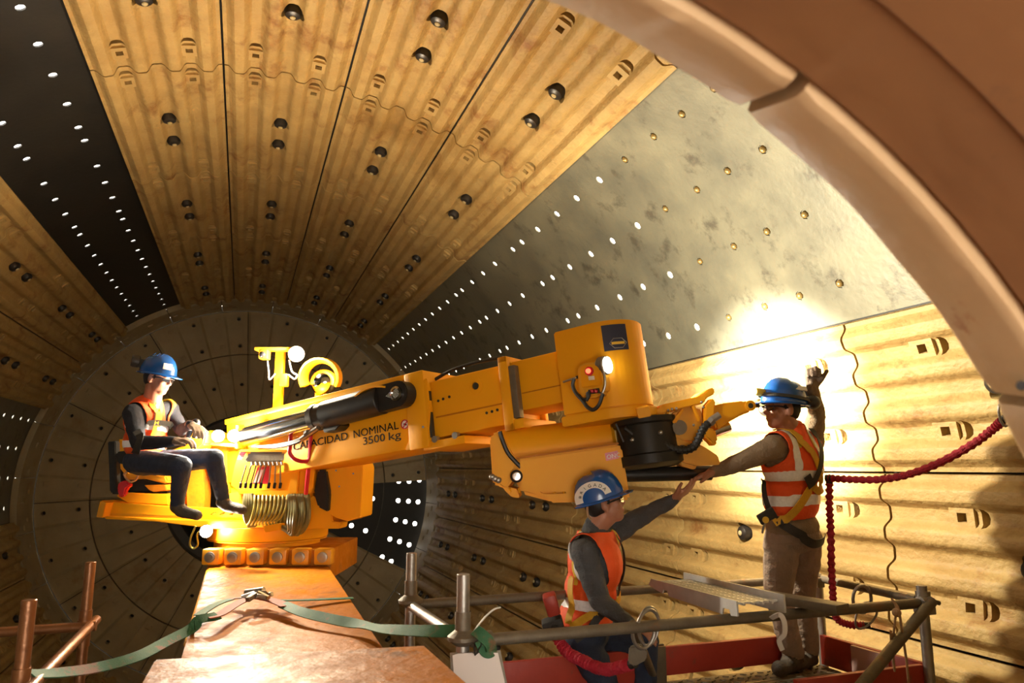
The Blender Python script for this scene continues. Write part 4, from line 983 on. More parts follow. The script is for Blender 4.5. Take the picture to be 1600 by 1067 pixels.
# local y of Ms points to +x side
bm = NB(); sgn = 1 if (Ms.to_3x3() @ Vector((0, 1, 0))).x > 0 else -1
prism(bm, Matrix(Ms) @ Matrix.Rotation(R_(90), 4, 'X'), [(0, .0), (.03, .035), (LL, .035), (LL, -.03), (LL-.05, -.035), (LL-.06, -.01), (LL-.11, -.01), (LL-.12, -.04), (.22, -.03), (.20, -.005), (.16, -.005), (.15, -.025), (.05, -.012)], -.004, .004, 0); obj('near_cheek', bm, 'alu', st_)
bm = NB(); box(bm, Ms, -.05, LL, sgn*.25-.006, sgn*.25+.006, -.03, .05, .002); obj('far_cheek', bm, 'alu', st_)
wdt = .25
for i in range(22):
    x = .03+(LL-.08)*i/21; bm = NB(); box(bm, Ms, x-.007, x+.007, min(0, sgn*wdt), max(0, sgn*wdt), .012, .022); obj('tread_bar', bm, 'alu', st_, False)
for j in range(4):
    yy = sgn*wdt*(j+1)/5; bm = NB(); box(bm, Ms, .02, LL-.02, yy-.005, yy+.005, .010, .021); obj('tread_strip', bm, 'alu', st_, False)
reparent(st_)
pk = empty('wood_plank_tmp'); bpy.data.objects.remove(pk)
bm = NB(); M = frame((2.40, 3.02, -.115), (.25, -1, 0), (0, 0, 1)); box(bm, M, -.35, .30, -.05, .05, -.02, .02, .004); o = obj('short_plank', bm, 'galv_worn'); tag(o, 'short grey brown plank resting on the near scaffold rail', 'plank')
# left scaffold
ls = empty('guard_scaffold', (-.85, 3.9, -3.7)); tag(ls, 'copper coloured tube guard rail standing left of the orange beam', 'scaffold')
for x, y, t in ((-.84, 3.29, .03), (-.84, 4.48, .027)):
    tubepart('post', (x, y, floor_z(x, 3.88)), (x, y, t), 'copper_tube', ls, .026)
    bm = NB(); cyl(bm, (x, y, floor_z(x, 3.92)), (x, y, floor_z(x, 3.92)+.03), .07, n=14); obj('foot_plate', bm, 'copper_tube', ls)
    bm = NB(); cyl(bm, (x, y, t-.24), (x, y, t-.42), .031, n=14); obj('post_sleeve', bm, 'copper_tube', ls)
tubepart('rail', (-2.1, 4.52, -.30), (-.78, 4.44, -.29), 'copper_tube', ls)
tubepart('rail', (-.80, 3.10, -.275), (-.81, 4.62, -.29), 'copper_tube', ls)
tubepart('rail', (-2.1, 3.33, -.33), (-.80, 3.33, -.30), 'copper_tube', ls)
coupler((-.84, 4.48, -.29), (0, 0, 1), ls, 'copper_tube'); coupler((-.84, 3.29, -.29), (0, 0, 1), ls, 'copper_tube')
tubepart('rail', (-2.1, 3.34, -1.4), (-.80, 3.30, -1.4), 'copper_tube', ls)
for y in (3.33, 4.5):
    tubepart('post', (-2.05, y, floor_z(2.05, 3.88)), (-2.05, y, -.1), 'copper_tube', ls, .026)
reparent(ls)
# sign card hung on the post
sg = empty('sign_card', PT(748, 1067, 2.86)); tag(sg, 'blank white card in a clear sleeve tied below the scaffold post', 'card')
slab('card', [(707, 1024), (716, 1021), (738, 1020), (743, 1024), (748, 1020), (778, 1020), (788, 1062), (793, 1100), (712, 1100)], PT(748, 1050, 2.86), -FWD+Vector((0, 0, .25)), .003, 'paper_white', sg, 0)
slab('sleeve', [(703, 1020), (782, 1016), (800, 1105), (708, 1105)], PT(748, 1050, 2.875), -FWD+Vector((0, 0, .25)), .002, 'galv_worn', sg, 0)
bm = NB(); tube(bm, smooth_path([PT(742, 1024, 2.85), PT(741, 1012, 2.87), PT(745, 1000, 2.9), PT(752, 1006, 2.88), PT(742, 1024, 2.85)]), .003, 6); obj('card_tie', bm, 'hose_black', sg)
reparent(sg)
bm = NB(); tube(bm, smooth_path([PT(735, 1000, 2.9), PT(738, 990, 2.9), PT(748, 976, 2.92), PT(760, 962, 2.95), PT(772, 952, 2.98), PT(782, 949, 3.0)]), .0035, 6); o = obj('tie_wire', bm, 'wire_white'); tag(o, 'thin pale tie wire sticking out beside the scaffold post', 'wire')
bm = NB(); ribbon(bm, smooth_path([PT(742, 985, 2.9), PT(752, 992, 2.88), PT(764, 1004, 2.87), PT(767, 1016, 2.88), PT(758, 1017, 2.88), PT(750, 1000, 2.89)]), (.1, -.9, .4), .05, .004); o = obj('strap_tail', bm, 'strap_green'); tag(o, 'loose green strap tail hanging at the scaffold corner', 'strap')
# ropes and slings on the rails
bm = NB(); tube(bm, smooth_path([PT(1393, 935, 3.6), PT(1400, 948, 3.58), PT(1398, 975, 3.58), PT(1395, 1010, 3.58), PT(1398, 1048, 3.58), PT(1393, 1010, 3.575), PT(1392, 985, 3.575)]), .006, 8); tube(bm, smooth_path([PT(1396, 940, 3.6), PT(1404, 952, 3.57), PT(1410, 990, 3.57), PT(1416, 1030, 3.57), PT(1420, 1070, 3.57)]), .006, 8)
ball(bm, PT(1401, 957, 3.57), .022, 10); o = obj('tie_rope', bm, 'rope'); tag(o, 'tan rope knotted round the scaffold rail near the brace', 'rope')
def loop(px, py, dep, w_, h_, m, name, label, r=.007):
    c = PT(px, py, dep); bm = NB(); pts = []
    for i in range(20):
        t = 2*math.pi*i/20; pts.append(c+RGT*(w_*math.cos(t))+Vector((0, 0, h_*math.sin(t)))-FWD*(.035*math.cos(t*2)))
    tube(bm, pts, r, 8, closed=True); o = obj(name, bm, m); tag(o, label, 'carabiner' if 'hook' in name else 'sling'); return o
# ================================================================== people
import numpy as np
class Body:
    """one continuous figure grown from tapered limbs (joined and re-meshed into a single surface)"""
    def __init__(s): s.pr = []
    def limb(s, a, b, ra, rb, tag): s.pr.append(('c', Vector(a), Vector(b), ra, rb, tag)); return s
    def egg(s, c, M3, radii, tag): s.pr.append(('e', Vector(c), M3, radii, None, tag)); return s
    def chain(s, pts, rad, tag):
        for i in range(len(pts)-1): s.limb(pts[i], pts[i+1], rad[i], rad[i+1], tag)
    def bmesh(s, grow=0.0, only=None):
        bm = NB()
        for p in s.pr:
            if only and p[5] not in only: continue
            if p[0] == 'c':
                _, a, b, ra, rb, _t = p; ra += grow; rb += grow
                d = b-a; L = d.length
                if L < 1e-5: ball(bm, a, ra, 12); continue
                z = d/L; t = Vector((0, 0, 1)) if abs(z.z) < .9 else Vector((1, 0, 0)); x = t.cross(z).normalized(); y = z.cross(x)
                M = Matrix((x, y, z)).transposed().to_4x4(); M.translation = a
                prof = [(ra*math.cos(R_(q)), ra*math.sin(R_(q))) for q in (-89, -60, -30, 0)]+[(rb*math.cos(R_(q)), L+rb*math.sin(R_(q))) for q in (0, 30, 60, 89)]
                lathe(bm, M, prof, 14)
            else:
                _, c, M3, rr, _n2, _t = p
                m = Matrix.Translation(c) @ M3.to_4x4() @ Matrix.Diagonal((rr[0]+grow, rr[1]+grow, rr[2]+grow, 1))
                bmesh.ops.create_uvsphere(bm, u_segments=18, v_segments=12, radius=1, matrix=m)
        bmesh.ops.recalc_face_normals(bm, faces=bm.faces[:])
        return bm
    def mesh(s, name, voxel, grow=0.0, only=None, smooth=3):
        bm = s.bmesh(grow, only); me = bpy.data.meshes.new(name); bm.to_mesh(me); bm.free()
        o = bpy.data.objects.new('tmp', me); COL.objects.link(o)
        md = o.modifiers.new('r', 'REMESH'); md.mode = 'VOXEL'; md.voxel_size = voxel
        if smooth:
            m2 = o.modifiers.new('s', 'SMOOTH'); m2.factor = .5; m2.iterations = smooth
        dg = bpy.context.evaluated_depsgraph_get(); r = bpy.data.meshes.new_from_object(o.evaluated_get(dg)); bpy.data.objects.remove(o)
        r.name = name; return r
    def dist(s, P, tags=None):
        """signed distance of points (n,3) to each limb; returns best distance and its tag index"""
        best = np.full(len(P), 1e9); idx = np.zeros(len(P), int)
        for i, p in enumerate(s.pr):
            if tags and p[5] not in tags: continue
            if p[0] == 'c':
                a = np.array(p[1]); d = np.array(p[2])-a; L2 = max(d@d, 1e-9); t = np.clip((P-a)@d/L2, 0, 1); q = np.linalg.norm(P-a-t[:, None]*d, axis=1)-(p[3]+(p[4]-p[3])*t)
            else:
                M = np.array(p[2]); l = (P-np.array(p[1]))@M; rr = np.array(p[3]); k = np.linalg.norm(l/rr, axis=1); q = (k-1)*min(rr)
            m = q < best; best[m] = q[m]; idx[m] = i
        return best, idx
def verts_np(me):
    a = np.empty(len(me.vertices)*3); me.vertices.foreach_get('co', a); return a.reshape(-1, 3)
def centers_np(me):
    a = np.empty(len(me.polygons)*3); me.polygons.foreach_get('center', a); return a.reshape(-1, 3)
def wrinkle(me, amp, scale, mask=None):
    me.update(); n = np.empty(len(me.vertices)*3); me.vertices.foreach_get('normal', n); n = n.reshape(-1, 3); c = verts_np(me)
    for i in range(len(c)):
        if mask is not None and not mask[i]: continue
        v = Vector(c[i]); k = noise.noise(Vector((v.x*scale, v.y*scale, v.z*scale*1.6)))+.5*noise.noise(v*scale*2.3)
        c[i] += n[i]*amp*k
    me.vertices.foreach_set('co', c.ravel()); me.update()
def submesh(me, keep, name, push=0.0, thick=0.0):
    """new mesh of the polygons where keep is True, pushed out along normals"""
    bm = NB(); bm.from_mesh(me); bm.faces.ensure_lookup_table(); bm.normal_update()
    bmesh.ops.delete(bm, geom=[f for f, k in zip(bm.faces, keep) if not k], context='FACES')
    bm.normal_update()
    # relax the ragged border
    for _ in range(3):
        bd = [v for v in bm.verts if v.is_boundary]; new = {}
        for v in bd:
            nb = [e.other_vert(v) for e in v.link_edges if e.is_boundary]
            if len(nb) == 2: new[v] = v.co*.4+(nb[0].co+nb[1].co)*.3
        for v, c in new.items(): v.co = c
    if push:
        for v in bm.verts: v.co += v.normal*push
    r = bpy.data.meshes.new(name); bm.to_mesh(r); bm.free()
    if thick:
        o = bpy.data.objects.new('tmp', r); COL.objects.link(o); md = o.modifiers.new('s', 'SOLIDIFY'); md.thickness = thick; md.offset = -1
        dg = bpy.context.evaluated_depsgraph_get(); r2 = bpy.data.meshes.new_from_object(o.evaluated_get(dg)); bpy.data.objects.remove(o); r2.name = name; r = r2
    for p in r.polygons: p.use_smooth = True
    return r
def axes(f, u):
    f = Vector(f).normalized(); u = Vector(u); u = (u-f*u.dot(f)).normalized(); r = f.cross(u); return Matrix((r, f, u)).transposed()      # columns: right, forward, up
def hand(B, wrist, d, palm, tag, curl=(20, 25, 15), spread=6, thumb=1, k=1.0, thick=1.0, thumb_open=35):
    """palm with five jointed fingers; d points along the fingers, palm is the palm's normal, thumb=+1/-1 chooses the side"""
    d = Vector(d).normalized(); palm = Vector(palm); palm = (palm-d*palm.dot(d)).normalized(); s = d.cross(palm)*thumb
    B.limb(Vector(wrist)-d*.02, Vector(wrist)+d*.025, .027*k*thick, .026*k*thick, tag)
    lens = (.078, .088, .082, .066)
    for i in range(4):
        off = s*(.030-.020*i)*k; kn = Vector(wrist)+d*(.088-.006*abs(i-1))*k+off
        B.limb(Vector(wrist)+d*.02+off*.6, kn, .0155*k*thick, .0130*k*thick, tag)
        p = kn; dirv = (d+s*math.tan(R_((1.5-i)*spread))).normalized(); ang = 0
        for j, fr_ in enumerate((.46, .31, .23)):
            ang += curl[j]; c_, s_ = math.cos(R_(ang)), math.sin(R_(ang)); q = p+(dirv*c_+palm*s_)*lens[i]*fr_*k
            r0 = (.0108, .0100, .0092)[j]*k*thick; B.limb(p, q, r0, r0*.93, tag); p = q
    b0 = Vector(wrist)+d*.018*k+s*.024*k; t1 = (d*math.cos(R_(thumb_open))+s*math.sin(R_(thumb_open))+palm*.25).normalized(); b1 = b0+t1*.042*k; t2 = (t1+d*.4+palm*.25).normalized(); b2 = b1+t2*.03*k; t3 = (t2+d*.3).normalized(); b3 = b2+t3*.024*k
    B.limb(b0, b1, .0165*k*thick, .0130*k*thick, tag); B.limb(b1, b2, .0122*k*thick, .0112*k*thick, tag); B.limb(b2, b3, .0110*k*thick, .0095*k*thick, tag)
def head(B, c, A, neck_to, tag='skin'):
    """A columns right, forward, up; c = middle of the head"""
    r, f, u = A.col[0], A.col[1], A.col[2]
    P = lambda x, y, z: c+r*x+f*y+u*z
    B.egg(P(0, -.012, .028), A, (.074, .094, .096), tag); B.egg(P(0, .022, -.035), A, (.062, .070, .075), tag); B.egg(P(0, .050, -.085), A, (.036, .034, .030), tag)
    B.egg(P(.034, .058, -.02), A, (.026, .026, .026), tag); B.egg(P(-.034, .058, -.02), A, (.026, .026, .026), tag)
    B.limb(P(0, .083, .010), P(0, .103, -.026), .010, .0135, tag); B.egg(P(0, .098, -.030), A, (.019, .013, .010), tag)
    B.egg(P(0, .078, .026), A, (.050, .016, .012), tag)
    B.egg(P(0, .086, -.056), A, (.022, .011, .007), tag); B.egg(P(0, .084, -.067), A, (.020, .011, .007), tag)
    for s in (-1, 1): B.egg(P(.076*s, -.008, -.008), A, (.012, .021, .033), tag)
    B.limb(P(0, -.025, -.06), neck_to, .055, .060, tag); B.limb(P(0, .005, -.07), neck_to+f*.02, .048, .055, tag)
HPROF = [(1.0, 0.0), (.99, .018), (.965, .038), (.90, .068), (.79, .098), (.62, .122), (.38, .137), (.14, .143)]
def helmet(parent, c, A, m, label=None, tilt=0, brim=.055, k=1.0):
    r, f, u = A.col[0], A.col[1], A.col[2]
    P = lambda x, y, z: c+(r*x+f*y+u*z)*k
    bm = NB(); n = 40; rings = []
    prof = HPROF
    for s, z in prof:
        ring = []
        for i in range(n):
            t = 2*math.pi*i/n; x = .112*s*math.cos(t); y = .138*s*math.sin(t); 
            ridge = .007*math.exp(-(x/.022)**2) if s < .96 else 0
            zz = z+ridge-(.014*(1-s) if y < 0 else 0)
            ring.append(bm.verts.new(P(x, y-.012, .040+zz)))
        rings.append(ring)
    for a in range(len(rings)-1):
        for i in range(n): bm.faces.new((rings[a][i], rings[a][(i+1) % n], rings[a+1][(i+1) % n], rings[a+1][i]))
    bm.faces.new(rings[-1])
    # brim: rolled edge all round, peak at the front
    prev = rings[0]; 
    for ex, dz in ((.012, -.004), (.020, -.008), (.018, -.014), (.0, -.012)):
        ring = []
        for i in range(n):
            t = 2*math.pi*i/n; pk_ = max(0, math.sin(t))**2.2; e = ex*(.8+1.9*pk_) if ex else -.004
            ring.append(bm.verts.new(P((.112+e*.8)*math.cos(t), (.138+e)*math.sin(t)-.012, .040+dz-.010*pk_*(1 if ex else .3))))
        for i in range(n): bm.faces.new((prev[i], prev[(i+1) % n], ring[(i+1) % n], ring[i]))
        prev = ring
    o = obj('helmet', bm, m, parent, True, 50)
    bm = NB(); n2 = 20                                   # cradle inside the shell, closes the view from below
    lathe(bm, Matrix.Translation(P(0, -.012, .036)) @ A.to_4x4() @ Matrix.Diagonal((1, 1.2, 1, 1)), [(.104, 0), (.080, .03), (.001, .05)], n2); obj('helmet_cradle', bm, 'harness_black', o)
    return o, P
def hair(parent, c, A):
    r, f, u = A.col[0], A.col[1], A.col[2]; B = Body(); P = lambda x, y, z: c+r*x+f*y+u*z
    B.egg(P(0, -.030, .012), A, (.078, .080, .072), 'h'); B.limb(P(.066, .020, .02), P(.068, .006, -.004), .010, .009, 'h'); B.limb(P(-.066, .020, .02), P(-.068, .006, -.004), .010, .009, 'h'); B.egg(P(0, -.060, -.022), A, (.060, .038, .036), 'h')
    me = B.mesh('hair', .009, smooth=2); 
    for p in me.polygons: p.use_smooth = True
    return link('hair', me, parent, 'hair')
def glasses(parent, c, A, m='lens'):
    r, f, u = A.col[0], A.col[1], A.col[2]; P = lambda x, y, z: c+r*x+f*y+u*z
    bm = NB(); tube(bm, smooth_path([P(-.079, -.005, .004), P(-.075, .06, .010), P(-.055, .094, .008), P(-.02, .106, .010), P(0, .108, .012), P(.02, .106, .010), P(.055, .094, .008), P(.075, .06, .010), P(.079, -.005, .004)], 4), .0042, 6); g = obj('safety_glasses', bm, 'black', parent)
    for s in (-1, 1):
        bm = NB(); pts = [P(s*x, y, z) for x, y, z in ((.012, .109, .012), (.040, .103, .014), (.062, .086, .010), (.060, .084, -.012), (.038, .100, -.020), (.016, .107, -.012))]
        a = [bm.verts.new(p) for p in pts]; b = [bm.verts.new(p-f*.003) for p in pts]; bm.faces.new(a); bm.faces.new(b[::-1])
        for i in range(6): bm.faces.new((a[i], a[(i+1) % 6], b[(i+1) % 6], b[i]))
        obj('lens', bm, m, g)
    return g
def headlamp(parent, P, A, pos, face, m='headlamp_grey', r=.034):
    f = Vector(face).normalized(); bm = NB(); M = frame(pos, f.orthogonal(), f); lathe(bm, M, [(r*.7, -.03), (r, -.02), (r*1.05, .015), (r*.9, .03), (r*.5, .032)], 16); o = obj('headlamp', bm, m, parent); return o
def person(name, B, mats, label, base, voxel=.0068, amp=.004):
    root = empty(name, base); tag(root, label, 'person')
    me = B.mesh('body', voxel); c = centers_np(me); _, idx = B.dist(c); tags = [p[5] for p in B.pr]; names = sorted(set(tags), key=tags.index)
    for n_ in names: me.materials.append(MATS[mats[n_]])
    lut = np.array([names.index(t) for t in tags]); me.polygons.foreach_set('material_index', lut[idx].astype(np.int32))
    cloth = np.array([t not in ('skin', 'hand') for t in tags]); vi = B.dist(verts_np(me))[1]; wrinkle(me, amp, 14, cloth[vi])
    for p in me.polygons: p.use_smooth = True
    link('body', me, root); return root
def vest(root, B, T, torso_tags, arm_prims, hem, top, vneck, stripes, grow=.016, yellow=None, thick=.004, wr=.005):
    """T = (origin, right, forward, up); stripes(l, n) -> mask from local coordinates; returns the vest object"""
    me = B.mesh('vest', .0095, grow, torso_tags, 4); o_, r_, f_, u_ = [np.array(q) for q in T]
    c = centers_np(me)-o_; l = np.c_[c@r_, c@f_, c@u_]
    armd = np.full(len(l), 1e9); P = centers_np(me)
    for a, b, rad in arm_prims:
        a = np.array(a); d = np.array(b)-a; t = np.clip((P-a)@d/(d@d), 0, 1); armd = np.minimum(armd, np.linalg.norm(P-a-t[:, None]*d, axis=1)-rad)
    keep = (l[:, 2] > hem) & (l[:, 2] < top) & (armd > 0) & ~vneck(l)
    v = submesh(me, keep, 'hi_vis_vest', 0, thick); wrinkle(v, wr, 9); vo = link('hi_vis_vest', v, root, 'vest_orange')
    # stripes are cut from the same wrinkled cloth
    cc = centers_np(v)-o_; ll = np.c_[cc@r_, cc@f_, cc@u_]
    for nm, m, fn in stripes:
        k = fn(ll)
        if k.any():
            for s in loose(submesh(v, k, nm, .0035)): link(nm, s, vo, m)
    return vo
def loose(me):
    """one mesh for every connected piece of me (crumbs are dropped)"""
    bm = NB(); bm.from_mesh(me); seen = set(); out = []
    for f0 in bm.faces:
        if f0 in seen: continue
        comp = []; st = [f0]; seen.add(f0)
        while st:
            f = st.pop(); comp.append(f)
            for e in f.edges:
                for g in e.link_faces:
                    if g not in seen: seen.add(g); st.append(g)
        if len(comp) < 25: continue
        idx = {}; vv = []; ff = []
        for f in comp:
            q = []
            for v in f.verts:
                if v not in idx: idx[v] = len(vv); vv.append(v.co.copy())
                q.append(idx[v])
            ff.append(q)
        r = bpy.data.meshes.new(me.name); r.from_pydata(vv, [], ff)
        for p in r.polygons: p.use_smooth = True
        out.append(r)
    bm.free(); return out
def strap_on(B, parent, name, pts, wd, m, off=.022, tags=None, th=.004):
    """webbing that follows the body: points are pulled to the surface and pushed out by off"""
    path = smooth_path(pts, 6); P = np.array([list(p) for p in path]); nrm = []
    for it in range(6):
        d, _ = B.dist(P, tags); g = np.zeros_like(P)
        for k in range(3):
            e = np.zeros(3); e[k] = .004; g[:, k] = (B.dist(P+e, tags)[0]-B.dist(P-e, tags)[0])/.008
        ln = np.linalg.norm(g, axis=1); ln[ln < 1e-6] = 1; g /= ln[:, None]; P = P-g*(d-off)[:, None]
    bm = NB(); ribbon(bm, [Vector(p) for p in P], [Vector(q) for q in g], wd, th); return obj(name, bm, m, parent)

# ------------------------------------------------------------------ the operator on the seat
def make_operator():
    B = Body(); D = 5.36
    fw = Vector((.80, -.60, 0)).normalized(); up = Vector((.06, .02, 1)); A = axes(fw, up)
    hf = Vector((.86, -.48, -.14)).normalized(); AH = axes(hf, Vector((.1, -.05, 1)))
    hc = PT(247, 592, D)
    pel = PT(226, 722, D+.12); chest = PT(228, 660, D+.08); nb = PT(236, 628, D+.03)
    head(B, hc, AH, nb)
    r = A.col[0]                                     # his right hand side = towards the viewer / left
    shR = PT(207, 646, D-.12); shL = PT(266, 640, D+.24)
    B.egg(PT(230, 655, D+.06), A, (.175, .115, .17), 'top'); B.egg(PT(228, 690, D+.1), A, (.16, .115, .15), 'top'); B.egg(pel, A, (.165, .13, .10), 'leg')
    B.limb(nb, PT(236, 640, D+.06), .062, .09, 'top'); B.limb(shR, shL, .07, .066, 'top')
    elR = PT(216, 692, D-.22); wrR = PT(270, 690, D-.30); B.chain([shR, mid(shR, elR, .5), elR], (.068, .062, .052), 'arm'); B.chain([elR, mid(elR, wrR, .45), wrR], (.053, .049, .037), 'arm')
    hand(B, wrR+(wrR-elR).normalized()*.01, PT(296, 686, D-.30)-wrR, Vector((0, .2, -1)), 'hand', (28, 38, 20), 5, -1, 1.05, 1.12)
    elL = PT(284, 672, D+.18); wrL = PT(298, 664, D-.08); B.chain([shL, elL], (.06, .05), 'arm'); B.limb(elL, wrL, .048, .036, 'arm')
    hand(B, wrL, PT(315, 672, D-.16)-wrL, Vector((0, .2, -1)), 'hand', (25, 35, 20), 5, 1, 1.05, 1.12)
    hpR = pel+r*.085; hpL = pel-r*.085
    knR = PT(284, 728, D-.42); anR = PT(277, 786, D-.28); knL = PT(334, 716, D-.22); anL = PT(348, 778, D-.12)
    for hp, kn, an in ((hpR, knR, anR), (hpL, knL, anL)):
        B.chain([hp, mid(hp, kn, .5), kn], (.092, .084, .068), 'leg'); B.chain([kn, mid(kn, an, .35), an], (.066, .060, .047), 'leg')
        fd = Vector((.78, -.55, -.12)); B.limb(an-Vector((0, 0, .03)), an+fd.normalized()*.05-Vector((0, 0, .045)), .046, .042, 'boot'); B.limb(an+fd.normalized()*.03-Vector((0, 0, .05)), an+fd.normalized()*.17-Vector((0, 0, .06)), .043, .036, 'boot')
    o = person('person', B, {'skin': 'skin', 'top': 'navy_sweater', 'arm': 'navy_sweater', 'leg': 'jeans', 'hand': 'glove', 'boot': 'boot'}, 'seated worker in dark jumper and orange vest at the machine controls', pel)
    T = (PT(228, 690, D+.1), A.col[0], A.col[1], A.col[2]); l0 = T
    arms = [(shR-r*.0, elR, .088), (shL, elL, .082)]
    S = [('reflective_stripe', 'reflective', lambda l: (l[:, 2] > -.055) & (l[:, 2] < -.005)), ('reflective_stripe', 'reflective', lambda l: (l[:, 2] > .075) & (l[:, 2] < .115) & (l[:, 1] > .02)),
         ('yellow_trim', 'vest_yellow', lambda l: (abs(abs(l[:, 0])-.085) < .022) & (l[:, 2] > .08)), ('reflective_stripe', 'reflective', lambda l: (abs(abs(l[:, 0])-.118) < .012) & (l[:, 2] > .10))]
    vest(o, B, T, ('top',), arms, -.10, .33, lambda l: ((abs(l[:, 0]) < .02+.28*np.clip(l[:, 2]-.17, 0, 1)) & (l[:, 1] > .02) & (l[:, 2] > .12)), S)
    strap_on(B, o, 'chest_strap', [T[0]+A.col[0]*x+A.col[1]*y+A.col[2]*.135 for x, y in ((.15, .08), (.08, .14), (0, .15), (-.08, .14))], .04, 'harness_black', .028)
    strap_on(B, o, 'harness_strap', [T[0]+A.col[0]*x+A.col[1]*y+A.col[2]*z for x, y, z in ((.105, .1, .28), (.105, .13, .2), (.11, .14, .10), (.11, .13, 0))], .035, 'harness_yellow', .028)
    strap_on(B, o, 'waist_strap', [PT(212, 668, D-.3), PT(219, 690, D-.3), PT(210, 710, D-.25)], .05, 'harness_black', .02)
    h, P = helmet(o, hc, AH, 'helmet_blue'); hair(o, hc, AH); glasses(o, hc, AH, 'lens')
    bm = NB(); box(bm, Matrix.Translation(P(.062, .098, .095)) @ AH.to_4x4() @ Matrix.Rotation(R_(-32), 4, 'Z'), -.032, .032, .0, .006, -.022, .022, .002); obj('helmet_label', bm, 'white_label', h)
    hl = headlamp(h, P, AH, P(.06, -.165, .105), AH.col[1]*-1+AH.col[0]*.8, 'headlamp_grey', .045)
    bm = NB(); box(bm, Matrix.Translation(P(.05, -.135, .095)) @ AH.to_4x4(), -.03, .03, -.03, .05, -.03, .03, .008); obj('earmuff_arm', bm, 'harness_black', h)
    for s in (-.018, 0, .018):
        bm = NB(); tube(bm, [P(.07+s*.2, -.0+s*2, .165), P(.055+s*.2, .012+s*2, .185)], .003, 6); obj('helmet_vent', bm, 'helmet_blue', h)
    reparent_deep(o); return o
def reparent_deep(root):
    inv = Matrix.Translation(root.location).inverted()
    for c in root.children: c.matrix_parent_inverse = inv
